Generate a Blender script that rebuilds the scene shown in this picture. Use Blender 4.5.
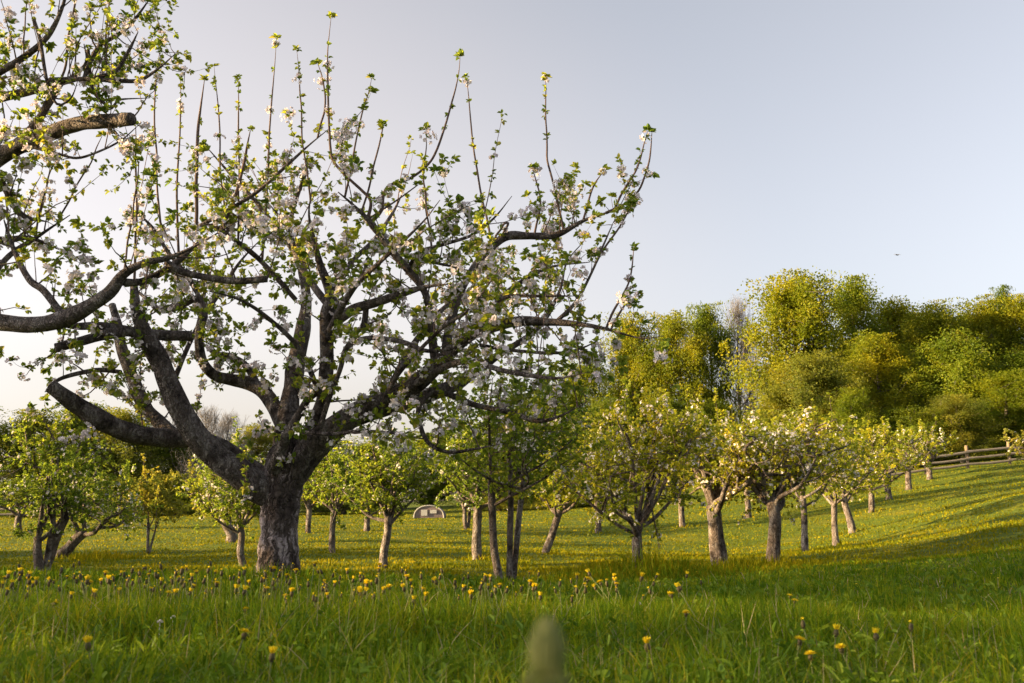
import bpy, math, random
import numpy as np

# ------------------------------------------------------------------ camera, world, sun
scene = bpy.context.scene
for o in list(bpy.data.objects): bpy.data.objects.remove(o)
C = scene.collection
FPX = 995.0
PITCH = math.atan(178.5 / FPX)
CZ = 0.55
cam_data = bpy.data.cameras.new('camera')
cam = bpy.data.objects.new('camera', cam_data); C.objects.link(cam)
cam.location = (0, 0, CZ)
cam.rotation_euler = (math.pi / 2 + PITCH, 0, 0)
cam_data.sensor_width = 36.0
cam_data.lens = 36.0 * FPX / 1024.0
cam_data.clip_start = 0.02
cam_data.clip_end = 5000
cam_data.dof.use_dof = True
cam_data.dof.focus_distance = 11.0
cam_data.dof.aperture_fstop = 5.6
scene.camera = cam

SUN_EL = math.radians(11.0)
SUN_AZ = math.radians(-98.0)          # measured from +Y towards +X: negative is to the left
world = bpy.data.worlds.new('World'); scene.world = world
world.use_nodes = True
wn, wl = world.node_tree.nodes, world.node_tree.links
wn.clear()
sky = wn.new('ShaderNodeTexSky'); sky.sky_type = 'NISHITA'; sky.sun_disc = False
sky.sun_elevation = SUN_EL; sky.sun_rotation = SUN_AZ
sky.air_density = 1.0; sky.dust_density = 4.0; sky.ozone_density = 1.6; sky.altitude = 200
hsv = wn.new('ShaderNodeHueSaturation'); hsv.inputs['Saturation'].default_value = 0.33
bg = wn.new('ShaderNodeBackground'); bg.inputs['Strength'].default_value = 0.080
wo = wn.new('ShaderNodeOutputWorld')
wl.new(sky.outputs[0], hsv.inputs['Color'])
gam = wn.new('ShaderNodeMix'); gam.data_type = 'RGBA'; gam.blend_type = 'MULTIPLY'
gam.inputs[0].default_value = 1.0; gam.inputs[7].default_value = (0.985, 0.958, 0.975, 1)
wl.new(hsv.outputs[0], gam.inputs[6]); 
tc = wn.new('ShaderNodeTexCoord'); dt = wn.new('ShaderNodeVectorMath'); dt.operation = 'DOT_PRODUCT'
_g = np.array([-0.34, 0.93, 0.05]); _g /= np.linalg.norm(_g); dt.inputs[1].default_value = tuple(_g)
wl.new(tc.outputs['Generated'], dt.inputs[0])
mr = wn.new('ShaderNodeMapRange'); mr.interpolation_type = 'SMOOTHSTEP'
for k, val in (('From Min', 0.78), ('From Max', 1.0), ('To Min', 0.0), ('To Max', 1.0)): mr.inputs[k].default_value = val
wl.new(dt.outputs['Value'], mr.inputs['Value'])
glow = wn.new('ShaderNodeMix'); glow.data_type = 'RGBA'; glow.blend_type = 'ADD'      # warm glow added into the sky colour, low on the left
glow.inputs[7].default_value = (0.58, 0.37, 0.19, 1)
wl.new(mr.outputs[0], glow.inputs[0]); wl.new(gam.outputs[2], glow.inputs[6]); wl.new(glow.outputs[2], bg.inputs['Color'])
wl.new(bg.outputs[0], wo.inputs['Surface'])

sd = bpy.data.lights.new('sun', 'SUN'); sd.energy = 5.0; sd.angle = math.radians(1.0)
sd.color = (1.0, 0.70, 0.33)
sun = bpy.data.objects.new('sun', sd); C.objects.link(sun)
to_sun = np.array([math.sin(SUN_AZ) * math.cos(SUN_EL), math.cos(SUN_AZ) * math.cos(SUN_EL), math.sin(SUN_EL)])
from mathutils import Vector
sun.rotation_euler = Vector(to_sun).to_track_quat('Z', 'Y').to_euler()

scene.view_settings.view_transform = 'Standard'
scene.view_settings.look = 'None'
scene.view_settings.gamma = 1
scene.view_settings.exposure = 2.18
scene.view_settings.use_curve_mapping = False
scene.render.engine = 'CYCLES'
scene.cycles.max_bounces = 6
scene.cycles.transmission_bounces = 4
scene.cycles.transparent_max_bounces = 4

# ------------------------------------------------------------------ helpers
def at(u, v, Y):
    """world point seen in direction (u, v) of the photograph, Y metres ahead"""
    a = (u - 512.0) / FPX; b = (341.5 - v) / FPX
    t = Y / (math.cos(PITCH) - b * math.sin(PITCH))
    return np.array([a * t, Y, CZ + t * (math.sin(PITCH) + b * math.cos(PITCH))])

def norm(a):
    n = np.linalg.norm(a, axis=-1, keepdims=True); n[n == 0] = 1
    return a / n

class Mesh:
    def __init__(self): self.V = []; self.Q = []; self.T = []; self.n = 0
    def add(self, v, q=None, t=None):
        v = np.asarray(v, float).reshape(-1, 3)
        if q is not None and len(q): self.Q.append(np.asarray(q, np.int64) + self.n)
        if t is not None and len(t): self.T.append(np.asarray(t, np.int64) + self.n)
        self.V.append(v); self.n += len(v)
    def data(self, name, mat, smooth=False, origin=None):
        me = bpy.data.meshes.new(name)
        V = np.concatenate(self.V) if self.V else np.zeros((0, 3))
        if origin is not None: V = V - np.asarray(origin)
        Q = np.concatenate(self.Q) if self.Q else np.zeros((0, 4), np.int64)
        T = np.concatenate(self.T) if self.T else np.zeros((0, 3), np.int64)
        me.vertices.add(len(V)); me.vertices.foreach_set('co', V.astype(np.float32).ravel())
        nl = Q.size + T.size; npoly = len(Q) + len(T)
        me.loops.add(nl); me.polygons.add(npoly)
        me.loops.foreach_set('vertex_index', np.concatenate([Q.ravel(), T.ravel()]).astype(np.int32))
        starts = np.concatenate([np.arange(len(Q)) * 4, Q.size + np.arange(len(T)) * 3]).astype(np.int32)
        me.polygons.foreach_set('loop_start', starts)
        me.polygons.foreach_set('use_smooth', np.full(npoly, smooth))
        me.update(calc_edges=True)
        if mat: me.materials.append(mat)
        return me
    def build(self, name, mat, parent=None, smooth=False, origin=None):
        o = bpy.data.objects.new(name, self.data(name, mat, smooth, origin)); C.objects.link(o)
        if parent is not None: o.parent = parent
        elif origin is not None: o.location = origin
        return o

def tag(o, label=None, cat=None, group=None, kind=None):
    if label: o['label'] = label
    if cat: o['category'] = cat
    if group: o['group'] = group
    if kind: o['kind'] = kind
    return o

def empty(name, loc, label, cat, group=None):
    o = bpy.data.objects.new(name, None); C.objects.link(o); o.location = loc
    o.empty_display_size = 0.2
    return tag(o, label, cat, group)

def copy_tree(o, parent=None):
    c = o.copy(); C.objects.link(c); c.parent = parent
    for ch in list(o.children): copy_tree(ch, c)
    return c

def smooth_path(P, step):
    """Catmull-Rom through rows of P (x,y,z,r)"""
    P = np.asarray(P, float)
    if len(P) < 3:
        n = max(2, int(np.linalg.norm(P[-1, :3] - P[0, :3]) / step) + 1)
        return P[0] + (P[-1] - P[0]) * np.linspace(0, 1, n)[:, None]
    E = np.vstack([2 * P[0] - P[1], P, 2 * P[-1] - P[-2]])
    out = []
    for i in range(1, len(E) - 2):
        p0, p1, p2, p3 = E[i - 1], E[i], E[i + 1], E[i + 2]
        n = max(2, int(np.linalg.norm(p2[:3] - p1[:3]) / step) + 1)
        t = np.linspace(0, 1, n, endpoint=False)[:, None]
        out.append(0.5 * (2 * p1 + (p2 - p0) * t + (2 * p0 - 5 * p1 + 4 * p2 - p3) * t ** 2 + (3 * p1 - p0 - 3 * p2 + p3) * t ** 3))
    out.append(P[-1:])
    R = np.vstack(out)
    R[:, 3] = np.maximum(R[:, 3], P[:, 3].min() * 0.8)
    return R

def tube(m, P, sides=6, rough=0.0, rng=None, cap=True):
    """P rows (x,y,z,r)"""
    P = np.asarray(P, float); n = len(P)
    p = P[:, :3]; T = np.gradient(p, axis=0); T = norm(T)
    ref = np.array([0.31, 0.2, 0.93]) if abs(T[0] @ np.array([0.31, 0.2, 0.93])) < 0.9 else np.array([1.0, 0.1, 0])
    N = np.zeros((n, 3)); v = ref - T[0] * (ref @ T[0]); v /= np.linalg.norm(v)
    for i in range(n):
        v = v - T[i] * (v @ T[i]); v /= (np.linalg.norm(v) + 1e-9); N[i] = v
    B = np.cross(T, N)
    a = np.linspace(0, 2 * np.pi, sides, endpoint=False)
    rad = P[:, 3][:, None] * np.ones(sides)[None]
    if rough > 0 and rng is not None:
        nz = rng.normal(0, 1, (n, sides))
        k = 3
        for _ in range(2):
            nz = (nz + np.roll(nz, 1, 0) + np.roll(nz, -1, 0)) / 1.8
            nz = (nz + 0.5 * np.roll(nz, 1, 1) + 0.5 * np.roll(nz, -1, 1)) / 1.6
        ridge = rng.normal(0, 1, sides)[None] * 0.7
        slow = np.interp(np.arange(n), np.arange(0, n + 4, 4), rng.normal(0, 1, len(np.arange(0, n + 4, 4))))[:, None]
        rad = rad * (1 + rough * (nz * 0.5 + ridge * 0.5 + slow * 0.6))
    V = p[:, None] + rad[..., None] * (np.cos(a)[None, :, None] * N[:, None] + np.sin(a)[None, :, None] * B[:, None])
    idx = np.arange(n * sides).reshape(n, sides)
    q = np.stack([idx[:-1], np.roll(idx, -1, 1)[:-1], np.roll(idx, -1, 1)[1:], idx[1:]], -1).reshape(-1, 4)
    Vf = V.reshape(-1, 3); t = None
    if cap:
        Vf = np.vstack([Vf, p[-1] + T[-1] * P[-1, 3] * 0.25]); e = len(Vf) - 1
        t = np.stack([idx[-1], np.roll(idx[-1], -1), np.full(sides, e)], -1)
    m.add(Vf, q, t)

def leaves(m, P, D, L, W, rng, up=None, fold=0.25, droop=0.2):
    """a folded two-quad leaf at each P pointing along D"""
    n = len(P)
    if n == 0: return
    D = norm(D)
    if up is None: up = rng.normal(0, 0.45, (n, 3)) + np.array([0, 0, 1.0])
    S = norm(np.cross(D, up)); N = norm(np.cross(S, D))
    L = np.broadcast_to(L, (n,))[:, None]; W = np.broadcast_to(W, (n,))[:, None]
    f = fold * W
    b = P
    l1 = P + D * L * 0.35 - S * W * 0.5 + N * f
    l2 = P + D * L * 0.75 - S * W * 0.38 + N * (f * 0.6) - N * L * droop * 0.3
    tip = P + D * L - N * L * droop
    r2 = P + D * L * 0.75 + S * W * 0.38 + N * (f * 0.6) - N * L * droop * 0.3
    r1 = P + D * L * 0.35 + S * W * 0.5 + N * f
    V = np.stack([b, l1, l2, tip, r2, r1], 1).reshape(-1, 3)
    i = (np.arange(n) * 6)[:, None]
    q = np.concatenate([i + np.array([0, 3, 2, 1]), i + np.array([0, 5, 4, 3])])
    m.add(V, q)

def rosettes(m, P, A, k, L, rng, spread=1.0):
    """k leaves fanning from each point P round axis A"""
    n = len(P)
    if n == 0: return
    P2 = np.repeat(P, k, 0); A2 = norm(np.repeat(A, k, 0))
    R = rng.normal(0, 1, (n * k, 3)); R = norm(R - A2 * np.sum(R * A2, 1, keepdims=True))
    w = rng.uniform(0.2, 1.25, (n * k, 1)) * spread
    D = A2 * (1.0 - 0.25 * w) * 0.7 + R * w
    l = rng.uniform(0.55, 1.15, n * k) * L
    leaves(m, P2 + D * 0.15 * L, D, l, l * rng.uniform(0.58, 0.85, n * k), rng, droop=0.28)

def blossoms(m, P, A, nf, size, rng, petals=5, spread=1.6):
    n = len(P)
    if n == 0: return
    P2 = np.repeat(P, nf, 0); A2 = np.repeat(norm(A), nf, 0)
    O = norm(A2 * 0.7 + rng.normal(0, 0.75, (n * nf, 3)))
    c = P2 + O * size * spread * rng.uniform(0.35, 1.0, (n * nf, 1))
    F = norm(O + rng.normal(0, 0.3, O.shape))
    X = norm(np.cross(F, rng.normal(0, 1, F.shape))); Y = np.cross(F, X)
    a0 = rng.uniform(0, 6.28, n * nf); cup = rng.uniform(0.1, 0.8, n * nf)[:, None]
    for j in range(petals):
        a = a0 + j * 2 * np.pi / petals
        d = np.cos(a)[:, None] * X + np.sin(a)[:, None] * Y
        s = -np.sin(a)[:, None] * X + np.cos(a)[:, None] * Y
        r = size * 0.55; w = r * 1.15 * (5 / petals) ** 0.8
        V = np.stack([c, c + d * r * 0.55 - s * w * 0.5 + F * r * cup * 0.35, c + d * r + F * r * cup, c + d * r * 0.55 + s * w * 0.5 + F * r * cup * 0.35], 1).reshape(-1, 3)
        m.add(V, (np.arange(len(c)) * 4)[:, None] + np.arange(4))

# ------------------------------------------------------------------ materials
def mat_base(name):
    m = bpy.data.materials.new(name); m.use_nodes = True
    nt = m.node_tree; nt.nodes.clear()
    return m, nt.nodes, nt.links

def mix(n, l, a, b, fac, mode='MIX'):
    x = n.new('ShaderNodeMix'); x.data_type = 'RGBA'; x.blend_type = mode
    for s, val in ((x.inputs[6], a), (x.inputs[7], b)):
        if isinstance(val, tuple): s.default_value = (*val, 1)
        else: l.new(val, s)
    if isinstance(fac, (int, float)): x.inputs[0].default_value = fac
    else: l.new(fac, x.inputs[0])
    return x.outputs[2]

def ramp(n, l, src, stops):
    r = n.new('ShaderNodeValToRGB'); l.new(src, r.inputs[0])
    e = r.color_ramp.elements
    while len(e) < len(stops): e.new(0.5)
    for i, (p, c) in enumerate(stops): e[i].position = p; e[i].color = (*c, 1)
    return r.outputs[0]

def noise(n, l, scale, detail=4, rough=0.55, vec=None):
    t = n.new('ShaderNodeTexNoise'); t.inputs['Scale'].default_value = scale
    t.inputs['Detail'].default_value = detail; t.inputs['Roughness'].default_value = rough
    if vec is None:
        g = n.new('ShaderNodeNewGeometry'); vec = g.outputs['Position']
    l.new(vec, t.inputs['Vector'])
    return t.outputs['Fac']

def leaf_mat(name, cols, trans=0.45, clump=1.5, rough=0.55, tboost=1.5, spec=0.22):
    """cols: list of colours spread per leaf; big patches of one tint over a crown"""
    m, n, l = mat_base(name)
    g = n.new('ShaderNodeNewGeometry')
    k = len(cols)
    c = ramp(n, l, g.outputs['Random Per Island'], [(i / (k - 1), cc) for i, cc in enumerate(cols)])
    nz = noise(n, l, clump, 5, 0.65)
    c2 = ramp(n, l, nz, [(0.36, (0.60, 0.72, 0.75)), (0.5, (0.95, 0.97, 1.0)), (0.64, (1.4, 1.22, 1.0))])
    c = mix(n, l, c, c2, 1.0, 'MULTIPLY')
    d = n.new('ShaderNodeBsdfPrincipled'); l.new(c, d.inputs['Base Color'])
    d.inputs['Roughness'].default_value = rough; d.inputs['Specular IOR Level'].default_value = spec
    t = n.new('ShaderNodeBsdfTranslucent')
    tc = mix(n, l, c, (tboost * 1.1, tboost, tboost * 0.55), 1.0, 'MULTIPLY'); l.new(tc, t.inputs['Color'])
    x = n.new('ShaderNodeMixShader'); x.inputs[0].default_value = trans
    l.new(d.outputs[0], x.inputs[1]); l.new(t.outputs[0], x.inputs[2])
    o = n.new('ShaderNodeOutputMaterial'); l.new(x.outputs[0], o.inputs['Surface'])
    return m

def bark_mat(name, dark, light, lichen, scale=1.0, bump=0.6):
    m, n, l = mat_base(name)
    g = n.new('ShaderNodeNewGeometry')
    nz3 = n.new('ShaderNodeTexNoise'); nz3.inputs['Scale'].default_value = 7 * scale; nz3.inputs['Detail'].default_value = 3
    l.new(g.outputs['Position'], nz3.inputs['Vector'])
    sc = n.new('ShaderNodeVectorMath'); sc.operation = 'SCALE'; sc.inputs['Scale'].default_value = 0.22 / scale
    l.new(nz3.outputs['Color'], sc.inputs[0])
    wv = n.new('ShaderNodeVectorMath'); wv.operation = 'ADD'; l.new(g.outputs['Position'], wv.inputs[0]); l.new(sc.outputs[0], wv.inputs[1])
    mp = n.new('ShaderNodeMapping'); mp.inputs['Scale'].default_value = (1, 1, 0.26)
    l.new(wv.outputs[0], mp.inputs['Vector'])
    v = mp.outputs[0]
    n1 = noise(n, l, 30 * scale, 6, 0.7, v)
    vo = n.new('ShaderNodeTexVoronoi'); vo.inputs['Scale'].default_value = 17 * scale; vo.feature = 'DISTANCE_TO_EDGE'; l.new(v, vo.inputs['Vector'])
    vc = n.new('ShaderNodeTexVoronoi'); vc.inputs['Scale'].default_value = 17 * scale; l.new(v, vc.inputs['Vector'])
    c = ramp(n, l, n1, [(0.3, dark), (0.7, light)])
    sep = n.new('ShaderNodeSeparateColor'); l.new(vc.outputs['Color'], sep.inputs[0])
    pl = ramp(n, l, sep.outputs[0], [(0.0, (0.68, 0.66, 0.65)), (0.5, (0.95, 0.95, 0.95)), (1.0, (1.25, 1.22, 1.22))])
    c = mix(n, l, c, pl, 1.0, 'MULTIPLY')
    n2 = noise(n, l, 5 * scale, 6, 0.75, v)
    lm = ramp(n, l, n2, [(0.50, (0, 0, 0)), (0.56, (0.9, 0.9, 0.9))])
    c = mix(n, l, c, lichen, lm)
    n4 = noise(n, l, 3.2 * scale, 5, 0.7)
    c = mix(n, l, c, (0.30, 0.28, 0.28), ramp(n, l, n4, [(0.5, (0, 0, 0)), (0.62, (1, 1, 1))]), 'MULTIPLY')
    crack = ramp(n, l, vo.outputs['Distance'], [(0.0, (0.30, 0.27, 0.27)), (0.10, (1, 1, 1))])
    c = mix(n, l, c, crack, ramp(n, l, n2, [(0.35, (0.1, 0.1, 0.1)), (0.6, (0.9, 0.9, 0.9))]), 'MULTIPLY')
    d = n.new('ShaderNodeBsdfPrincipled'); l.new(c, d.inputs['Base Color'])
    d.inputs['Roughness'].default_value = 0.9; d.inputs['Specular IOR Level'].default_value = 0.2
    rr = n.new('ShaderNodeMath'); rr.operation = 'MINIMUM'; l.new(vo.outputs['Distance'], rr.inputs[0]); rr.inputs[1].default_value = 0.2
    m4 = n.new('ShaderNodeMath'); m4.operation = 'MULTIPLY_ADD'; l.new(rr.outputs[0], m4.inputs[0]); m4.inputs[1].default_value = 5; l.new(n1, m4.inputs[2])
    b = n.new('ShaderNodeBump'); b.inputs['Strength'].default_value = bump; b.inputs['Distance'].default_value = 0.03 / scale
    l.new(m4.outputs[0], b.inputs['Height']); l.new(b.outputs[0], d.inputs['Normal'])
    o = n.new('ShaderNodeOutputMaterial'); l.new(d.outputs[0], o.inputs['Surface'])
    return m

def plain_mat(name, a, b, scale=8, rough=0.8, trans=0.0, bump=0.0, stretch=None):
    m, n, l = mat_base(name)
    vec = None
    if stretch:
        g = n.new('ShaderNodeNewGeometry'); mp = n.new('ShaderNodeMapping'); mp.inputs['Scale'].default_value = stretch
        l.new(g.outputs['Position'], mp.inputs['Vector']); vec = mp.outputs[0]
    nz = noise(n, l, scale, 5, 0.6, vec)
    c = ramp(n, l, nz, [(0.3, a), (0.7, b)])
    d = n.new('ShaderNodeBsdfPrincipled'); l.new(c, d.inputs['Base Color']); d.inputs['Roughness'].default_value = rough
    d.inputs['Specular IOR Level'].default_value = 0.25
    if bump:
        bb = n.new('ShaderNodeBump'); bb.inputs['Strength'].default_value = bump; bb.inputs['Distance'].default_value = 0.02
        l.new(nz, bb.inputs['Height']); l.new(bb.outputs[0], d.inputs['Normal'])
    o = n.new('ShaderNodeOutputMaterial')
    if trans > 0:
        t = n.new('ShaderNodeBsdfTranslucent'); l.new(c, t.inputs['Color'])
        x = n.new('ShaderNodeMixShader'); x.inputs[0].default_value = trans
        l.new(d.outputs[0], x.inputs[1]); l.new(t.outputs[0], x.inputs[2]); l.new(x.outputs[0], o.inputs['Surface'])
    else: l.new(d.outputs[0], o.inputs['Surface'])
    return m

BARK_OLD = bark_mat('old_bark', (0.055, 0.042, 0.038), (0.14, 0.11, 0.10), (0.42, 0.35, 0.35), 1.0, 1.0)
BARK_LIMB = bark_mat('limb_bark', (0.06, 0.048, 0.044), (0.17, 0.14, 0.13), (0.25, 0.22, 0.21), 1.8, 0.9)
BARK_TWIG = plain_mat('twig_bark', (0.07, 0.045, 0.04), (0.14, 0.10, 0.085), 12)
BARK_MID = bark_mat('young_bark', (0.07, 0.055, 0.045), (0.17, 0.135, 0.115), (0.25, 0.22, 0.20), 1.5, 0.6)
BARK_PALE = bark_mat('pale_bark', (0.08, 0.066, 0.058), (0.18, 0.15, 0.135), (0.27, 0.24, 0.225), 1.5, 0.5)
BARK_FOREST = plain_mat('forest_bark', (0.06, 0.05, 0.04), (0.13, 0.11, 0.09), 2)
WHITE_BARK = plain_mat('bare_pale_bark', (0.11, 0.10, 0.10), (0.20, 0.185, 0.18), 2)
CUT_WOOD = plain_mat('cut_wood', (0.16, 0.12, 0.09), (0.28, 0.22, 0.17), 30)
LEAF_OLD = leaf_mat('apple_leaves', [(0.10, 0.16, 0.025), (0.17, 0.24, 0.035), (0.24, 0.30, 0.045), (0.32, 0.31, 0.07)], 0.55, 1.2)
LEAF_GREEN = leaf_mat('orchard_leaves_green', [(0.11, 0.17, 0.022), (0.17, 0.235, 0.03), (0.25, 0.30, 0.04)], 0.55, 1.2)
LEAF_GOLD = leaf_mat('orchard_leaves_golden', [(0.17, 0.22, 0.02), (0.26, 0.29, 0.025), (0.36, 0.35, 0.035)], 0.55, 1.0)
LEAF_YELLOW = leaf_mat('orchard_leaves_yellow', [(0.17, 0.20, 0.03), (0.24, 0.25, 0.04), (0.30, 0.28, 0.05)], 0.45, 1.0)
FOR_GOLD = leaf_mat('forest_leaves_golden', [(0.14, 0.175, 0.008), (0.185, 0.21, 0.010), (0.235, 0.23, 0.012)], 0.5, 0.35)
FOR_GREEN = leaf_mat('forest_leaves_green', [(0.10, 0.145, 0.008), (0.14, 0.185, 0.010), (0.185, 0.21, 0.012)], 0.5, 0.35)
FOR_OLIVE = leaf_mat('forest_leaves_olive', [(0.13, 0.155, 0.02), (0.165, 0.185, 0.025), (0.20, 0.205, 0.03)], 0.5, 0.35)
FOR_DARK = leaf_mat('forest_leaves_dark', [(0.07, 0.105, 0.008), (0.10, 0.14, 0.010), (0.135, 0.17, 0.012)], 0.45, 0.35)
PETAL = plain_mat('petals', (0.72, 0.62, 0.66), (0.88, 0.84, 0.85), 9, 0.7, 0.35)
PETAL_WHITE = plain_mat('petals_white', (0.70, 0.64, 0.62), (0.84, 0.80, 0.76), 9, 0.7, 0.4)
YELLOW = plain_mat('dandelion_yellow', (0.72, 0.52, 0.01), (0.85, 0.68, 0.02), 60, 0.7, 0.25)
BRACT = plain_mat('dandelion_bract', (0.05, 0.04, 0.022), (0.12, 0.10, 0.035), 90, 0.7, 0.1)
BRACT_GREEN = plain_mat('bract_green', (0.15, 0.18, 0.04), (0.32, 0.31, 0.09), 120, 0.6, 0.2)
STEM = plain_mat('dandelion_stem', (0.10, 0.15, 0.03), (0.20, 0.20, 0.07), 40, 0.6, 0.2)
RAIL = plain_mat('weathered_rail', (0.085, 0.075, 0.066), (0.19, 0.17, 0.15), 5, 0.9, 0, 0.5, (0.4, 3, 3))
POST = plain_mat('weathered_post', (0.12, 0.085, 0.055), (0.25, 0.185, 0.125), 6, 0.9, 0, 0.5, (3, 3, 0.4))

# ------------------------------------------------------------------ ground
ctrl = []
def cp(u, v, Y): p = at(u, v, Y); ctrl.append((p[0], p[1], p[2]))
for q in [(50, 590, 8.5), (300, 592, 8.5), (500, 596, 8.5), (700, 600, 8.5), (950, 596, 9),
          (43, 572, 18), (150, 554, 30), (240, 569, 20), (277, 580, 10.5), (331, 553, 28), (308, 536, 40), (383, 569, 20),
          (477, 561, 25), (468, 530, 45), (512, 589, 14), (545, 554, 28), (637, 575, 17), (719, 564, 20), (772, 567, 19.5),
          (805, 553, 26), (836, 546, 31), (851, 533, 37), (890, 499, 48), (910, 488, 55), (925, 476, 60), (1007, 466, 60),
          (1000, 560, 13), (1000, 530, 21), (1000, 500, 33), (50, 519, 60), (250, 518, 60), (450, 514, 65), (600, 508, 65),
          (750, 495, 65), (0, 513, 100), (300, 508, 100), (500, 500, 100), (700, 474, 100), (900, 455, 100), (1024, 452, 100)]:
    cp(*q)
for x, y, z in [(-8, 0, 0), (0, 0, 0), (8, 0, 0), (-8, 4, 0), (0, 4, 0), (8, 4, 0.02), (-25, 0, 0.1), (-30, 20, -0.2), (-40, 45, 0), (-60, 100, 1),
                (25, 0, 0.8), (30, 20, 2.2), (50, 50, 4.4), (80, 100, 7.5), (-90, 20, 0.3), (90, 10, 4)]:
    ctrl.append((x, y, z))
ctrl = np.array(ctrl)
def _phi(r2): return np.where(r2 > 1e-9, 0.5 * r2 * np.log(np.maximum(r2, 1e-9)), 0.0)
_n = len(ctrl); _xy = ctrl[:, :2] / 20.0
_K = _phi(((_xy[:, None] - _xy[None]) ** 2).sum(-1)) + np.eye(_n) * 0.002
_Pm = np.hstack([np.ones((_n, 1)), _xy])
_A = np.zeros((_n + 3, _n + 3)); _A[:_n, :_n] = _K; _A[:_n, _n:] = _Pm; _A[_n:, :_n] = _Pm.T
_w = np.linalg.solve(_A, np.concatenate([ctrl[:, 2], np.zeros(3)]))
def ground(x, y):
    x = np.atleast_1d(np.asarray(x, float)); y = np.atleast_1d(np.asarray(y, float))
    xx = np.clip(x, -95, 95) / 20.0; yy = np.clip(y, -4, 110) / 20.0
    out = np.zeros(len(xx))
    for s in range(0, len(xx), 20000):
        q = np.stack([xx[s:s + 20000], yy[s:s + 20000]], -1)
        r2 = ((q[:, None] - _xy[None]) ** 2).sum(-1)
        out[s:s + 20000] = _phi(r2) @ _w[:_n] + _w[_n] + q @ _w[_n + 1:]
    und = 0.02 * np.sin(x * 1.3 + 0.5 * y) * np.cos(y * 0.9 - x * 0.3) + 0.012 * np.sin(x * 3.1 + 1) * np.sin(y * 2.7)
    return out + und
def gz(x, y): return float(ground(x, y)[0])

def axis(lo, hi, fine_lo, fine_hi, fine, n_out):
    mid = np.arange(fine_lo, fine_hi, fine)
    a = fine_lo - np.geomspace(fine, fine_lo - lo, n_out)[::-1]
    b = fine_hi - fine + np.geomspace(fine, hi - fine_hi, n_out)
    return np.concatenate([a, mid, b])
gx = axis(-1800, 1800, -45, 45, 0.45, 45); gy = axis(-300, 2500, -3, 70, 0.45, 50)
X, Yg = np.meshgrid(gx, gy)
Z = ground(X.ravel(), Yg.ravel())
gm = Mesh(); nxg, nyg = len(gx), len(gy)
ii = np.arange(nxg * nyg).reshape(nyg, nxg)
gm.add(np.stack([X.ravel(), Yg.ravel(), Z], -1), np.stack([ii[:-1, :-1], ii[:-1, 1:], ii[1:, 1:], ii[1:, :-1]], -1).reshape(-1, 4))
def ground_mat():
    m, n, l = mat_base('meadow_ground')
    big = noise(n, l, 0.35, 4, 0.6); fine = noise(n, l, 9, 5, 0.7); mid_ = noise(n, l, 1.7, 4, 0.6)
    c = ramp(n, l, fine, [(0.3, (0.035, 0.06, 0.006)), (0.55, (0.09, 0.12, 0.010)), (0.75, (0.15, 0.16, 0.018))])
    c = mix(n, l, c, (0.19, 0.17, 0.015), ramp(n, l, big, [(0.5, (0, 0, 0)), (0.75, (0.7, 0.7, 0.7))]))
    c = mix(n, l, c, (0.035, 0.065, 0.008), ramp(n, l, mid_, [(0.52, (0, 0, 0)), (0.7, (0.7, 0.7, 0.7))]))
    d = n.new('ShaderNodeBsdfPrincipled'); l.new(c, d.inputs['Base Color']); d.inputs['Roughness'].default_value = 0.95
    d.inputs['Specular IOR Level'].default_value = 0.1
    b = n.new('ShaderNodeBump'); b.inputs['Strength'].default_value = 0.8; b.inputs['Distance'].default_value = 0.08
    l.new(fine, b.inputs['Height']); l.new(b.outputs[0], d.inputs['Normal'])
    o = n.new('ShaderNodeOutputMaterial'); l.new(d.outputs[0], o.inputs['Surface'])
    return m
tag(gm.build('ground', ground_mat(), smooth=True), kind='structure')

# ------------------------------------------------------------------ old apple trees (traced limbs)
def limb(pts, Y0, step=0.05):
    """(u, v, radius in px, metres nearer(-)/farther(+)) -> rows x,y,z,r"""
    rows = []
    for (u, v, r, d) in pts:
        p = at(u, v, Y0 + d); rows.append((*p, r * (Y0 + d) / FPX * (.88 if r > 4 else .95)))
    P = smooth_path(rows, step)
    if pts[-1][2] < 2.9 and len(P) > 6:                     # slender ends run out to a twig tip
        k = max(4, int(len(P) * .3)); P[-k:, 3] *= np.linspace(1, .3, k)
    return P

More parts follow.
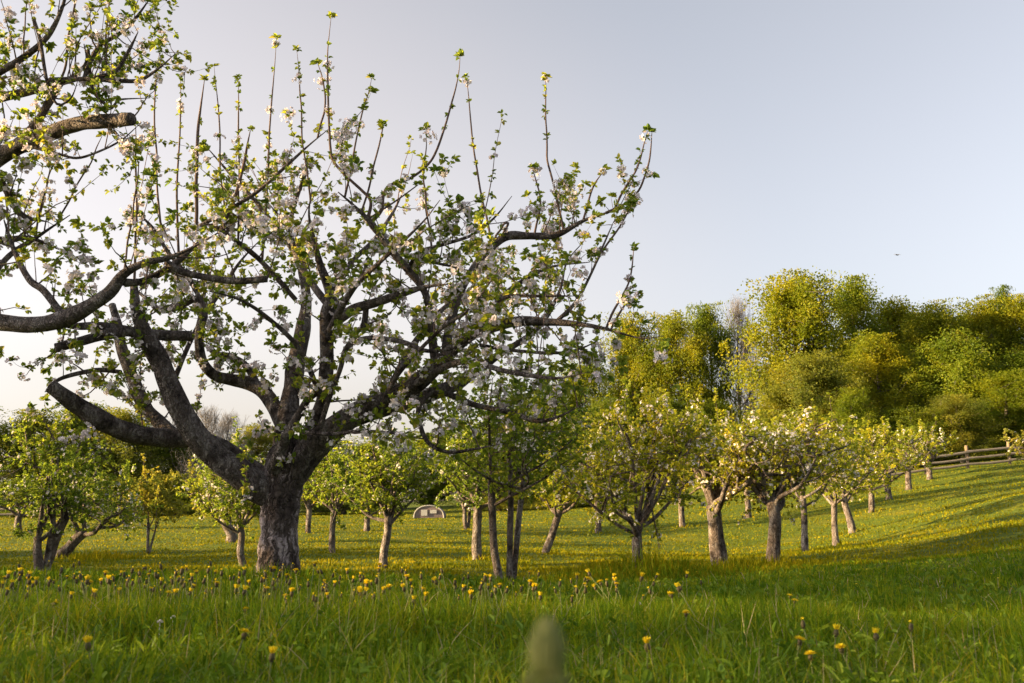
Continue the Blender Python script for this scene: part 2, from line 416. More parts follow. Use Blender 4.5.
class Wood:
    """collects thin twigs, leaf rosettes and blossom spots of one tree"""
    def __init__(self, seed):
        self.rng = np.random.default_rng(seed); self.tw = Mesh()
        self.RP = []; self.RA = []; self.BP = []; self.BA = []; self.TP = []; self.TA = []
    def shoot(self, p, d, L, r, bend=0.3, up=0.4, sides=4, leafy=1.0, bl=0.1, n=6, gap=0.07, tipleaf=True, start=0.15):
        rng = self.rng
        d = np.array(d, float); d /= np.linalg.norm(d)
        pts = [np.append(p, r)]; q = np.array(p, float)
        for i in range(n):
            d = d + rng.normal(0, bend, 3) / n * 2 + np.array([0, 0, up / n]); d /= np.linalg.norm(d)
            q = q + d * L / n; pts.append(np.append(q, r * (1 - 0.75 * (i + 1) / n)))
        P = np.array(pts)
        tube(self.tw, P, sides, cap=False)
        k = int(L * (1 - start) / gap * leafy + rng.random())
        if k > 0:
            t = rng.uniform(start, 1, k) * (n - 1e-3); i = t.astype(int); f = (t - i)[:, None]
            pp = P[i, :3] * (1 - f) + P[i + 1, :3] * f
            dd = norm(P[i + 1, :3] - P[i, :3]) * 0.4 + rng.normal(0, 0.6, (k, 3)) + np.array([0, 0, 0.5])
            isb = rng.random(k) < bl
            self.RP.append(pp); self.RA.append(dd); self.BP.append(pp[isb]); self.BA.append(dd[isb])
        if tipleaf:
            self.TP.append(P[-1:, :3]); self.TA.append(d[None] + rng.normal(0, .1, (1, 3)))
        return P
    def arrays(self):
        f = lambda a: np.concatenate(a) if a else np.zeros((0, 3))
        self.tip = (f(self.TP), f(self.TA))
        return f(self.RP), f(self.RA), f(self.BP), f(self.BA)

def dress(w, paths, dens_side, dens_shoot, dens_spur, rmax=0.045, bl=0.12, shoot_len=(0.35, 1.3), window=None):
    """grow side twigs, upright shoots and leafy spurs from the limb paths"""
    rng = w.rng
    for P in paths:
        seg = np.linalg.norm(np.diff(P[:, :3], axis=0), axis=1); s = np.concatenate([[0], np.cumsum(seg)]); Lt = s[-1]
        def pick(k):
            for _ in range(k):
                t = rng.uniform(0.05, 1.0) * Lt; i = min(np.searchsorted(s, t), len(P) - 1)
                yield i, P[i], norm((P[min(i + 1, len(P) - 1), :3] - P[i - 1, :3])[None])[0]
        for i, q, T in pick(int(Lt * dens_side + rng.random())):
            if q[3] > rmax and rng.random() < 0.6: continue
            d = rng.normal(0, 1, 3); d -= T * (d @ T) * 0.8; d /= np.linalg.norm(d); d = d + T * 0.3 + np.array([0, 0, 0.25])
            L = rng.uniform(0.25, 0.95) * (1.15 if q[3] < 0.03 else 0.9) * (.28 if q[0] > 1.3 else .5 if q[0] > .7 else 1)
            B = w.shoot(q[:3], d, L, min(0.011, q[3] * 0.5) * rng.uniform(0.7, 1), 0.5, 0.35, 4, 1.0, bl, gap=0.085)
            for _ in range(rng.integers(1, 4)):
                j = rng.integers(2, len(B)); dd = rng.normal(0, 0.8, 3) + np.array([0, 0, 0.6])
                w.shoot(B[j, :3], dd, rng.uniform(0.1, 0.4), 0.0045, 0.4, 0.3, 3, 1.1, bl, n=4, gap=0.07)
        for i, q, T in pick(int(Lt * dens_shoot + rng.random())):
            if q[3] > rmax * 1.3: continue
            d = np.array([rng.normal(0, .18), rng.normal(0, .18), 1.0])
            w.shoot(q[:3], d, rng.uniform(*shoot_len) * (.28 if q[0] > 1.3 else .5 if q[0] > .7 else 1), rng.uniform(0.005, 0.009), 0.30, 0.2, 4, 0.75, bl * 0.35, n=8, gap=0.08, start=0.2)
        for i, q, T in pick(int(Lt * dens_spur + rng.random())):
            if q[3] > rmax * 1.6 and rng.random() < 0.75: continue
            d = rng.normal(0, 1, 3) + np.array([0, 0, 0.5]); d -= T * (d @ T) * 0.8; d /= np.linalg.norm(d)
            w.shoot(q[:3], d, rng.uniform(0.04, 0.2) + q[3], 0.005, 0.3, 0.1, 3, 1.2, bl * 1.6, n=3, gap=0.06, start=0.6)

def old_tree(name, label, Y0, trunk, limbs, shoots, seed, dens, leaf=0.058, bl=0.10, nshoot=None, group=None):
    base = at(trunk[0][0][0], 575, Y0); base[2] = gz(base[0], Y0) - 0.05
    root = empty(name, base, label, 'tree', group)
    rng = np.random.default_rng(seed)
    m = Mesh()
    for t in trunk: tube(m, limb(t, Y0, 0.03), 34, 0.055, rng)
    m.build('trunk', BARK_OLD, root, True, base)
    w = Wood(seed + 1); paths = []
    for L in limbs:
        P = limb(L, Y0); paths.append(P)
        mb = Mesh(); r0 = P[:, 3].max()
        tube(mb, P, 22 if r0 > 0.08 else 14 if r0 > 0.04 else 8, 0.06 if r0 > 0.03 else 0.03, rng)
        mb.build('branch', BARK_LIMB if r0 > 0.05 else BARK_LIMB, root, True, base)
    for S in shoots:
        P = limb(S, Y0, 0.06)
        allp = np.concatenate(paths)[:, :3]; dd = np.linalg.norm(allp - P[0, :3], axis=1); j = dd.argmin()
        fade = np.linspace(1, 0, len(P))[:, None]; P[:, :3] += (allp[j] - P[0, :3]) * fade ** 1.3 if dd[j] < 1.3 else 0
        kk = np.linspace(0, 1, len(P)); kn = rng.normal(0, .008, (8, 3)); kn[0] = 0
        P[:, :3] += np.stack([np.interp(kk, np.linspace(0, 1, 8), kn[:, c]) for c in range(3)], -1)
        P = smooth_path(P[::3] if len(P) > 8 else P, .05); tube(w.tw, P, 6, cap=True)
        n = len(P); seg = np.linalg.norm(P[-1, :3] - P[0, :3])
        k = int(seg * rng.uniform(3.5, 8.5)); t = rng.uniform(0.15, 1, k) ** 0.8 * (n - 1.01); i = t.astype(int)
        w.RP.append(P[i, :3]); w.RA.append(rng.normal(0, 0.6, (k, 3)) + np.array([0, 0, .6]))
        w.TP.append(np.repeat(P[-1:, :3], 2, 0)); w.TA.append(np.array([[0.1, 0, 1.], [-.3, .1, .8]]))
        pick = i[::14]; w.BP.append(P[pick, :3]); w.BA.append(rng.normal(0, .5, (len(pick), 3)) + np.array([0, 0, .8]))
    dress(w, paths, *dens, bl=bl)
    RP, RA, BP, BA = w.arrays()
    lm = Mesh(); rosettes(lm, RP, RA, 4, leaf * .88, w.rng); tk = w.rng.random(len(w.tip[0])) < .5; rosettes(lm, w.tip[0][tk], w.tip[1][tk], 8, leaf * 1.3, w.rng); rosettes(lm, w.tip[0][~tk], w.tip[1][~tk], 5, leaf * .95, w.rng, 1.3)
    crown = lm.build('crown', LEAF_OLD, root, False, base)
    tag(w.tw.build('twigs', BARK_TWIG, crown, True, base), kind='stuff')
    bm_ = Mesh(); big = w.rng.random(len(BP)) < .13
    blossoms(bm_, BP[~big], BA[~big], 8, 0.046, w.rng, 5, 1.35); blossoms(bm_, BP[big] , BA[big], 20, 0.046, w.rng, 5, 2.3)
    tag(bm_.build('blossom', PETAL, crown, False, base), kind='stuff')
    print(name, 'rosettes', len(RP), 'blossoms', len(BP))
    return root

A_trunk = [[(279, 600, 29, 0), (278, 580, 25, 0), (278, 556, 22, 0), (279, 520, 20.5, 0), (281, 495, 22, 0), (284, 472, 22, 0), (288, 452, 18, .02), (292, 436, 13, .05)]]
A_limbs = [
 # great left limb, rising to the left and folding upright
 [(285, 505, 12, 0), (266, 492, 17, -.05), (236, 471, 16.5, -.15), (209, 450, 14.5, -.25), (188, 424, 13, -.35), (172, 392, 12, -.4), (160, 362, 11, -.4), (148, 340, 10, -.45), (139, 318, 7.5, -.5), (135, 300, 5.5, -.5), (134, 286, 4, -.5)],
 # low left limb sawn off at its end
 [(275, 482, 9, .25), (250, 466, 9.5, .3), (226, 449, 9, .3), (200, 439, 9.5, .2), (165, 438, 10.5, .1), (135, 434, 11, -.1), (106, 423, 11, -.3), (81, 408, 10, -.45), (64, 396, 9, -.6), (50, 386, 7.5, -.65)],
 [(178, 436, 6, .15), (163, 425, 7.5, .3), (147, 409, 7.5, .45), (133, 380, 7, .6), (121, 345, 6.5, .7), (118, 325, 5, .8), (112, 305, 4, .9)],
 [(152, 352, 6, -.4), (135, 333, 6.5, -.45), (114, 333, 6, -.6), (84, 340, 5.5, -.8), (56, 348, 5.5, -.95)],
 [(192, 336, 6, -.25), (160, 335, 6.5, -.35), (133, 332, 6, -.45), (101, 326, 5, -.6), (71, 326, 4, -.8), (40, 318, 2.5, -1)],
 [(121, 372, 2.2, .5), (103, 370, 2.8, .3), (85, 372, 2.6, .1), (60, 379, 2.3, -.2), (45, 392, 1.8, -.4)],
 # centre leaders
 [(284, 468, 13, 0), (283, 440, 11.5, .1), (290, 400, 10.5, .25), (298, 352, 9.5, .45), (303, 325, 8, .55), (306, 296, 6, .7), (300, 262, 4.5, .9), (289, 230, 3, 1.1), (284, 200, 2, 1.3)],
 [(297, 468, 12, -.05), (312, 430, 9, -.15), (324, 398, 8.6, -.25), (327, 350, 8.3, -.3), (327, 318, 8.3, -.35), (331, 296, 6.5, -.4), (321, 267, 4.5, -.5), (314, 240, 3.5, -.6), (309, 214, 2.5, -.7), (312, 190, 2, -.8)],
 [(329, 306, 4.5, -.35), (311, 282, 3.8, -.2), (297, 257, 3.3, 0), (287, 227, 2.6, .2), (270, 205, 2, .3)],
 [(329, 326, 6.5, -.3), (354, 309, 6, -.45), (374, 303, 5.5, -.6), (393, 297, 4.5, -.8), (420, 288, 3.2, -1), (448, 284, 2.2, -1.2)],
 [(366, 306, 3.2, -.5), (365, 318, 3.4, -.52), (363, 330, 3.6, -.55)],
 [(273, 470, 8, -.2), (281, 448, 6.5, -.35), (293, 425, 5, -.45), (306, 402, 4, -.5), (318, 392, 3, -.6)],
 # limb to back left, gnarled
 [(283, 425, 9, .2), (268, 397, 8.5, .4), (250, 384, 8, .5), (232, 380, 7, .5), (214, 375, 6, .4), (202, 360, 5.5, .3), (199, 335, 5, .3), (203, 312, 5, .4), (196, 299, 4.5, .5), (178, 306, 5, .6), (161, 310, 5, .8), (148, 300, 3.5, .9), (128, 284, 2.5, 1.1)],
 [(258, 388, 5, .5), (248, 368, 4, .7), (232, 357, 3.5, .9), (214, 353, 2.5, 1.1), (200, 340, 1.8, 1.3)],
 # great right limb
 [(283, 492, 13, 0), (300, 466, 16, -.05), (321, 440, 15, -.15), (350, 417, 12.5, -.3), (384, 400, 11.5, -.4), (415, 384, 11, -.5), (436, 366, 9, -.55), (452, 350, 7.5, -.6), (474, 334, 6.5, -.7), (497, 326, 6, -.85), (520, 321, 6, -1), (548, 322, 5, -1.1), (578, 324, 4, -1.2), (606, 329, 3, -1.3), (640, 338, 1.8, -1.4), (664, 336, 1.2, -1.4)],
 [(345, 424, 9, -.15), (380, 410, 9, -.1), (415, 399, 9, 0), (450, 387, 7.5, .1), (476, 371, 6, .15), (500, 354, 4.2, .2), (530, 335, 3.2, .3), (546, 317, 2.6, .4), (560, 290, 2, .45), (567, 262, 1.6, .5), (585, 240, 1.2, .6)],
 [(446, 356, 6, -.55), (450, 325, 5, -.3), (462, 290, 4.6, -.1), (476, 264, 4.5, 0), (492, 247, 4.8, .1), (508, 236, 5, .15), (530, 236, 4.6, .2), (556, 235, 3.8, .2), (583, 221, 2.8, .15), (606, 213, 2.2, .1), (630, 207, 1.6, 0)],
 [(436, 366, 5.5, -.5), (431, 330, 4.6, -.5), (426, 295, 4.2, -.55), (408, 270, 4, -.6), (391, 250, 4, -.65), (371, 223, 3.6, -.7), (352, 204, 3, -.75), (338, 192, 2, -.8)],
 [(408, 268, 2.4, -.6), (420, 252, 2.3, -.65), (445, 244, 2, -.7), (472, 235, 1.8, -.8), (494, 218, 1.5, -.9), (512, 196, 1.1, -1)],
 [(410, 255, 2, -.6), (432, 262, 1.8, -.5), (450, 266, 1.5, -.4), (475, 272, 1.1, -.3)],
 # low hooked branches
 [(320, 428, 3, -.5), (328, 402, 2.8, -.6), (340, 370, 2.6, -.7), (348, 346, 3, -.75), (371, 338, 2.8, -.8), (403, 342, 2.6, -.9), (428, 351, 2.4, -1), (462, 346, 2, -1.1), (480, 334, 1.5, -1.2)],
 [(425, 394, 4, -.2), (447, 394, 3.4, -.4), (475, 405, 3.2, -.6), (509, 412, 3, -.8), (537, 421, 2.7, -1), (560, 416, 2.1, -1.1), (586, 402, 1.3, -1.2)],
 [(432, 390, 3.2, -.5), (420, 405, 3, -.6), (419, 420, 2.8, -.6), (428, 442, 2.4, -.7), (448, 452, 2, -.75), (475, 449, 1.7, -.85), (500, 444, 1.2, -1)],
 [(300, 432, 2.2, -.6), (330, 434, 2.2, -.7), (362, 431, 1.9, -.8), (398, 434, 1.6, -.9), (420, 442, 1.2, -1)],
 [(480, 345, 2.2, -.7), (509, 350, 2, -.8), (556, 353, 1.7, -.9), (582, 348, 1.4, -1), (604, 337, 1, -1.1)],
 [(497, 326, 3, -.8), (494, 308, 2.6, -.9), (506, 297, 2.2, -1), (540, 296, 1.7, -1.1), (575, 296, 1.2, -1.2)],
 # branches carrying the upper left shoots
 [(300, 262, 3, .9), (280, 232, 2.6, .9), (250, 195, 2.2, .9), (225, 168, 1.8, .9), (205, 145, 1.4, .9)],
 [(296, 300, 3, .6), (262, 262, 3, .4), (235, 240, 2.8, .2), (212, 225, 2.4, 0), (196, 228, 2, -.1)],
 [(196, 228, 2.2, 0), (228, 210, 2.2, 0), (257, 192, 2.1, 0), (284, 168, 1.9, 0), (308, 146, 1.4, 0), (330, 128, 1.1, 0)],
 [(330, 296, 3.4, .2), (352, 262, 3, .6), (374, 240, 2.6, .9), (392, 214, 2.2, 1.2), (404, 190, 1.6, 1.4)],
 [(205, 310, 3, .4), (190, 280, 2.6, .5), (168, 252, 2.2, .6), (150, 225, 1.8, .7), (128, 205, 1.3, .8)],
 [(170, 390, 3, .6), (196, 330, 2.6, 1), (222, 290, 2.2, 1.3), (240, 262, 1.8, 1.5), (262, 238, 1.3, 1.7)],
 [(452, 350, 4, .1), (480, 322, 3.4, .7), (510, 290, 2.8, 1.2), (548, 268, 2.1, 1.5), (590, 262, 1.4, 1.7)],
 [(384, 400, 4, .2), (410, 350, 3.4, .9), (440, 312, 2.8, 1.4), (470, 290, 2, 1.7), (505, 270, 1.3, 1.9)],
 [(415, 384, 4, -.7), (460, 362, 3.4, -1.2), (510, 372, 2.8, -1.6), (555, 378, 2.1, -1.8), (590, 372, 1.3, -2)],
 [(330, 330, 4, -.5), (352, 290, 3.4, -1), (380, 262, 2.6, -1.4), (420, 225, 1.9, -1.7), (440, 200, 1.3, -1.8)],
 [(320, 395, 3, -.5), (300, 350, 2.8, -1), (268, 318, 2.3, -1.3), (240, 300, 1.9, -1.6), (205, 290, 1.3, -1.8)],
 [(382, 404, 2.6, -.6), (400, 372, 2.4, -.9), (440, 330, 2, -1.2), (470, 308, 1.6, -1.4), (505, 262, 1.2, -1.6)],
 [(556, 322, 2.4, -1.1), (575, 303, 2, -1.1), (590, 276, 1.5, -1.1), (603, 246, 1.2, -1.1), (618, 212, 1, -1.1)],
]
A_shoots = [
 [(388, 202, 2, -.6), (389, 186, 1.8, -.6), (362, 166, 1.6, -.6), (344, 150, 1.5, -.6), (336, 112, 1.2, -.6), (330, 64, 1, -.6), (331, 12, .7, -.6)],
 [(375, 220, 2.2, -.7), (385, 208, 2.2, -.65), (389, 186, 1.9, -.6), (409, 177, 1.7, -.6), (429, 162, 1.5, -.6), (443, 137, 1.3, -.6), (456, 87, 1, -.6), (461, 46, .7, -.6)],
 [(389, 186, 1.2, -.6), (386, 150, 1, -.6), (385, 114, .8, -.6)],
 [(392, 196, 1.2, -.6), (413, 187, 1, -.6), (432, 175, .8, -.6)],
 [(425, 192, 1.5, .2), (452, 199, 1.4, .1), (479, 203, 1.3, .1), (496, 214, 1.5, .1), (500, 240, 1.6, .1)],
 [(480, 236, 1.5, .1), (478, 212, 1.4, .1), (470, 150, 1.1, .1), (466, 67, .7, .1)],
 [(565, 234, 1.7, .2), (562, 214, 1.5, .2), (551, 175, 1.3, .2), (546, 128, 1, .2), (545, 68, .8, .2)],
 [(606, 213, 2, .1), (622, 205, 1.5, .1), (637, 193, 1.3, .1), (649, 162, 1, .1), (652, 128, .8, .1)],
 [(612, 208, 1.4, .1), (622, 190, 1.2, .1), (637, 165, 1, .1), (648, 130, .7, .1)],
 [(192, 229, 2, 0), (194, 188, 1.9, 0), (197, 135, 1.7, 0), (204, 80, 1.4, 0)],
 [(224, 232, 2.2, 0), (236, 198, 2, 0), (244, 165, 1.7, 0), (250, 130, 1.5, 0)],
 [(285, 232, 2.4, .2), (298, 192, 2.2, .2), (311, 153, 1.8, .2)],
 [(262, 262, 1.5, .4), (266, 200, 1.2, .4), (270, 130, 1, .4), (277, 38, .7, .4)],
 [(312, 200, 1.2, -.8), (306, 150, 1, -.8), (301, 100, .9, -.8), (297, 50, .7, -.8)],
 [(330, 150, 1.2, 0), (331, 100, 1, 0), (316, 60, .7, 0)],
 [(588, 290, 1.4, -1), (600, 262, 1.2, -1), (622, 224, 1, -1), (634, 200, .7, -1)],
 [(606, 329, 1.5, -1.3), (620, 300, 1.2, -1.3), (629, 284, 1, -1.3), (635, 242, .7, -1.3)],
 [(612, 330, 1.2, -1.3), (626, 302, 1, -1.3), (636, 288, .7, -1.3)],
 [(160, 262, 1.5, -.5), (146, 190, 1.2, -.5), (136, 120, .9, -.5)],
 [(178, 262, 1.5, .5), (176, 190, 1.2, .5), (180, 130, .9, .5), (181, 68, .7, .5)],
 [(150, 262, 1.3, .8), (150, 190, 1.1, .8), (152, 110, .9, .8), (160, 40, .7, .8)],
 [(215, 262, 1.3, 0), (214, 190, 1, 0), (216, 120, .9, 0), (214, 66, .7, 0)],
 [(238, 240, 1.3, .2), (240, 180, 1, .2), (239, 120, .9, .2), (239, 78, .7, .2)],
 [(430, 240, 1.3, -.7), (424, 180, 1, -.7), (427, 130, .7, -.7)],
 [(535, 236, 1.3, .2), (540, 200, 1, .2), (532, 165, .7, .2)],
 [(583, 221, 1.3, .2), (592, 190, 1, .2), (604, 170, .7, .2)],
 [(340, 200, 1.3, -.8), (352, 150, 1, -.8), (372, 78, .7, -.8)],
]
old_tree('old_apple_tree', 'large old apple tree with a thick dark trunk and wide twisting limbs in blossom', 10.5,
         A_trunk, A_limbs, A_shoots, 5, (3.5, .8, 4.8), bl=0.24)

Z_trunk = [[(-190, 640, 34, 0), (-186, 560, 26, 0), (-180, 470, 22, 0), (-165, 390, 22, 0), (-135, 310, 18, 0), (-90, 240, 15, .1), (-50, 196, 13, .2), (-10, 162, 11, .2)]]
Z_limbs = [
 [(-30, 178, 11, .2), (0, 156, 10, .2), (22, 145, 9.5, .1), (50, 133, 9, 0), (78, 124, 8.5, -.1), (105, 121, 8.5, -.2), (132, 119, 8, -.3)],
 [(-170, 400, 14, 0), (-100, 345, 12, -.1), (-30, 322, 10.5, -.2), (30, 325, 9.5, -.3), (62, 320, 9.2, -.35), (88, 307, 8.3, -.4), (110, 292, 7.4, -.45), (124, 274, 6, -.5), (145, 263, 5, -.5), (168, 258, 4, -.5), (195, 246, 2.5, -.5), (240, 220, 1.6, -.5)],
 [(122, 282, 5, -.45), (140, 282, 4.6, -.4), (162, 272, 4.4, -.35), (184, 256, 3.5, -.3), (200, 240, 2, -.3)],
 [(166, 262, 3.6, -.4), (180, 271, 4, -.4), (205, 277, 4, -.4), (236, 281, 3.9, -.4), (267, 279, 3.8, -.4)],
 [(-120, 120, 10, .4), (-60, 112, 8, .3), (0, 98, 5.6, .1), (34, 90, 5, 0), (57, 84, 4.6, 0), (72, 78, 4, 0), (86, 62, 3, 0), (84, 44, 2, 0)],
 [(-110, 120, 8, .2), (-40, 96, 5.5, 0), (0, 72, 4, -.1), (24, 57, 3.6, -.1), (47, 37, 3.3, -.2), (62, 8, 3, -.3), (72, -30, 2.5, -.3)],
 [(50, 80, 3, 0), (84, 79, 2.6, -.1), (120, 81, 2.4, -.2), (140, 80, 2.1, -.2), (158, 69, 1.8, -.2), (175, 54, 1.5, -.2)],
 [(84, 79, 2.6, 0), (91, 60, 2.6, .1), (101, 45, 2.5, .1), (128, 27, 2.1, .1), (152, -4, 1.6, .1)],
 [(88, 80, 2.6, -.1), (115, 71, 2.2, -.1), (128, 52, 1.9, -.1), (138, 32, 1.7, -.1)],
 [(60, 82, 5, 0), (48, 104, 4.5, .05), (37, 122, 4.5, .1), (20, 140, 4.6, .2), (0, 156, 5, .2)],
 [(34, 20, 2, -.3), (40, 40, 2, -.3), (47, 81, 1.8, -.3), (57, 104, 1.5, -.3), (71, 98, 1.2, -.3), (79, 77, 1, -.3)],
 [(28, 146, 2, -.1), (55, 153, 1.7, -.1), (76, 158, 1.5, -.2), (95, 153, 1.3, -.2), (120, 141, 1.1, -.2), (142, 122, .9, -.2)],
 [(88, 50, 2, .1), (93, 90, 2, .1), (112, 108, 1.8, .1), (118, 100, 1.3, .1), (150, 98, 1, .1)],
 [(61, 313, 4.5, -.3), (44, 291, 4, -.1), (29, 279, 3.6, 0), (14, 250, 3, .1), (4, 220, 2.4, .2)],
 [(-60, 330, 5, .3), (-20, 290, 4, .5), (10, 255, 3, .6), (40, 235, 2.4, .7), (70, 215, 1.7, .8)],
 [(-80, 235, 7, .4), (-40, 232, 5, .6), (0, 240, 4, .8), (30, 238, 2.6, 1), (60, 250, 1.6, 1.2)],
 [(-10, 160, 6, .3), (6, 190, 4, .5), (22, 215, 3, .6), (48, 222, 2, .8)],
]
Z_shoots = [[(60, 84, 1.5, 0), (75, 5, 1.2, 0), (78, -40, .8, 0)], [(96, 90, 1.3, 0), (105, 30, 1.1, 0), (112, -20, .8, 0)],
 [(80, 250, 1.2, .8), (88, 200, 1, .8), (104, 130, .7, .8)], [(40, 240, 1.2, .7), (46, 190, 1, .7), (60, 150, .7, .7)],
 [(120, 275, 1.2, -.4), (132, 210, 1, -.4), (140, 150, .7, -.4)], [(20, 240, 1.2, .3), (10, 200, 1, .3), (0, 170, .7, .3)]]
old_tree('old_apple_tree', 'old apple tree reaching in from the left edge with a sawn-off limb at the top', 8.8,
         Z_trunk, Z_limbs, Z_shoots, 17, (3.7, 1.1, 4.8), leaf=0.052, bl=0.14)

# ------------------------------------------------------------------ orchard trees
BASES = []
def orchard_tree(label, u, v, Y, top, half, r0, seed, fork=0.28, stems=1, lean=0.0, leafmat=None, bl=0.12, nlimb=6, nros=1500,
                 leaf=0.06, bark=None, gnarl=0.25, cx=0.0, base_v=None, low=0.3, spiky=1.0, name='apple_tree', dens=1.0, group='younger apple trees of the orchard'):
    rng = np.random.default_rng(seed); nros = int(nros * 1.08)
    leafmat = leafmat or LEAF_GREEN; bark = bark or BARK_MID
    b = at(u, v, Y); b[2] = gz(b[0], b[1]) - 0.03
    H = at(u, top, Y)[2] - b[2]; R = half * 1.1 * Y / FPX
    root = empty(name, b, label, 'tree', group)
    fz = H * fork * .93
    BASES.append((b[0], b[1], max(.35, r0 * 4), rng.uniform(.05, .13)))
    cen = np.array([b[0] + cx * Y / FPX, b[1], b[2] + fz + (H - fz) * (0.5 - low * 0.2)])
    rad = np.array([R, R * 0.9, (H - fz) * (0.50 + low * 0.15)])
    tm = Mesh(); w = Wood(seed + 900); forks = []
    for s in range(stems):
        off = np.array([rng.normal(0, 0.08), rng.normal(0, 0.08), 0]) * (stems > 1) + np.array([(s - (stems - 1) / 2) * 0.13 * (stems > 1), 0, 0])
        ln = lean + (s - (stems - 1) / 2) * (0.10 if fork > .4 else 0.22) * (stems > 1)
        rr = r0 * (1 if s == 0 else rng.uniform(0.6, 0.85))
        h = fz * (1 if stems == 1 else rng.uniform(1.0, 1.7))
        p0 = b + off * 0.8
        pts = [(*(p0 - np.array([0, 0, 0.1])), rr * 1.22), (*(p0 + np.array([ln * .05 * h, 0, 0.08 * h])), rr * 1.05)]
        for t in (0.35, 0.7, 1.0):
            pts.append((p0[0] + ln * h * t + rng.normal(0, gnarl * .06), p0[1] + rng.normal(0, gnarl * .06), p0[2] + h * t, rr * (1 - 0.15 * t)))
        P = smooth_path(pts, 0.06); tube(tm, P, 16, 0.05, rng); forks.append((P[-1], rr * 0.8, P))
    lm2 = tm; twig_paths = []
    a0 = rng.uniform(0, 6.28)
    for i in range(nlimb):
        f, fr, P = forks[i % stems]
        st = P[int(len(P) * rng.uniform(0.72, 0.98))] if i >= stems else f
        a = a0 + i * 2.4 + rng.normal(0, 0.3); el = rng.uniform(-0.35, 1.0) if i >= stems else 1.1
        tgt = cen + rad * np.array([math.cos(a) * math.cos(el), math.sin(a) * math.cos(el), math.sin(el)]) * rng.uniform(0.8, 0.95)
        d = tgt - st[:3]; L = np.linalg.norm(d)
        pts = [(*st[:3], fr * rng.uniform(.45, .62))]
        for t in (0.3, 0.6, 0.85, 1.0):
            q = st[:3] + d * t + rng.normal(0, gnarl * 0.22, 3) * L * (0.35 if t == 1 else 0.5)
            q[2] += 0.10 * L * math.sin(t * 3.14) * (1 if el > 0.3 else -0.5)
            pts.append((*q, fr * (0.5 * (1 - t) ** 0.8 + 0.07)))
        Pl = smooth_path(pts, 0.1); tube(lm2, Pl, 8, 0.06, rng); twig_paths.append(Pl)
        for j in range(rng.integers(4, 7)):
            k = rng.integers(int(len(Pl) * 0.25), len(Pl)); s3 = Pl[k]
            dd = norm((rng.normal(0, 1, 3))[None])[0]
            tg = cen + rad * dd * rng.uniform(0.6, 1.0); v2 = tg - s3[:3]; L2 = np.linalg.norm(v2)
            mx = 0.75 * R + 0.2
            if L2 > mx: v2 *= mx / L2; L2 = mx
            pts = [(*s3[:3], s3[3] * 0.6)]
            for t in (0.35, 0.7, 1.0):
                pts.append((*(s3[:3] + v2 * t + rng.normal(0, gnarl * 0.2, 3) * L2 * 0.4 + np.array([0, 0, .08 * L2 * t])), max(s3[3] * 0.6 * (1 - 0.8 * t), 0.004)))
            P2 = smooth_path(pts, 0.1); tube(lm2, P2, 5, 0, rng, False); twig_paths.append(P2)
    lm2 = None
    tm.build('trunk', bark, root, True, b)
    allp = np.concatenate([p[int(len(p) * .3):] for p in twig_paths]); dirs = rng.normal(0, 1, (len(allp), 3))
    nt = int(nros / 9)
    sel = rng.integers(0, len(allp), nt)
    for s in sel:
        q = allp[s]; out = norm(((q[:3] - cen) / rad)[None])[0]
        d = out * 0.6 + rng.normal(0, 0.7, 3) + np.array([0, 0, 0.35])
        w.shoot(q[:3], d, rng.uniform(0.18, 0.55) * (0.5 + R * 0.4), 0.005 * max(1, Y / 20), 0.4, 0.3, 3, 1.0, bl, n=4, gap=0.065)
    for _ in range(int(14 * spiky * R)):
        q = allp[rng.integers(0, len(allp))]
        if q[2] < cen[2] - 0.1: continue
        w.shoot(q[:3], (rng.normal(0, .12), rng.normal(0, .12), 1), rng.uniform(0.35, 0.9), 0.005 * max(1, Y / 20), 0.1, 0.1, 3, 0.9, bl * .5, n=5, gap=0.06, start=0.1)
    RP, RA, BP, BA = w.arrays()
    extra = int(max(0, nros * dens - len(RP)))
    if extra:
        i = rng.integers(0, len(allp), extra); RP = np.vstack([RP, allp[i, :3] + rng.normal(0, .06, (extra, 3))]); RA = np.vstack([RA, rng.normal(0, .7, (extra, 3)) + np.array([0, 0, .4])])
    lf = Mesh(); rosettes(lf, RP, RA, 4, leaf, rng); rosettes(lf, w.tip[0], w.tip[1], 5, leaf, rng)
    crown = lf.build('crown', leafmat, root, False, b)
    tag(w.tw.build('twigs', BARK_TWIG, crown, False, b), kind='stuff')
    if bl > 0 and len(BP):
        bm_ = Mesh(); blossoms(bm_, BP, BA, 4, 0.05 * max(1, Y / 30), rng, 5, 1.2)
        tag(bm_.build('blossom', PETAL_WHITE, crown, False, b), kind='stuff')
    return root

OT = orchard_tree
OT('small apple tree with three dark forked stems near the left edge', 43, 572, 18, 404, 62, 0.085, 21, .22, 3, .10, LEAF_GREEN, .1, 7, 1300, .066)
OT('apple tree with a grey trunk leaning right, behind the three-stemmed tree at the left', 58, 558, 27, 462, 62, 0.15, 22, .3, 1, .9, LEAF_GREEN, .22, 6, 1500, .075, cx=32)
OT('distant blossoming apple tree with a short trunk at the left edge of the lawn', 18, 530, 46, 480, 36, .16, 23, .35, 1, 0, LEAF_GREEN, .3, 5, 500, .12)
OT('little yellow-leaved tree on two thin stems left of the old trunk', 150, 554, 30, 470, 36, .05, 24, .3, 2, .05, LEAF_YELLOW, .0, 6, 1100, .085, bark=BARK_PALE)
OT('apple tree with a thin pale trunk just left of the old dark trunk', 243, 569, 21, 442, 56, .075, 25, .38, 1, -.12, LEAF_GREEN, .2, 6, 1400, .065, bark=BARK_PALE, cx=-12)
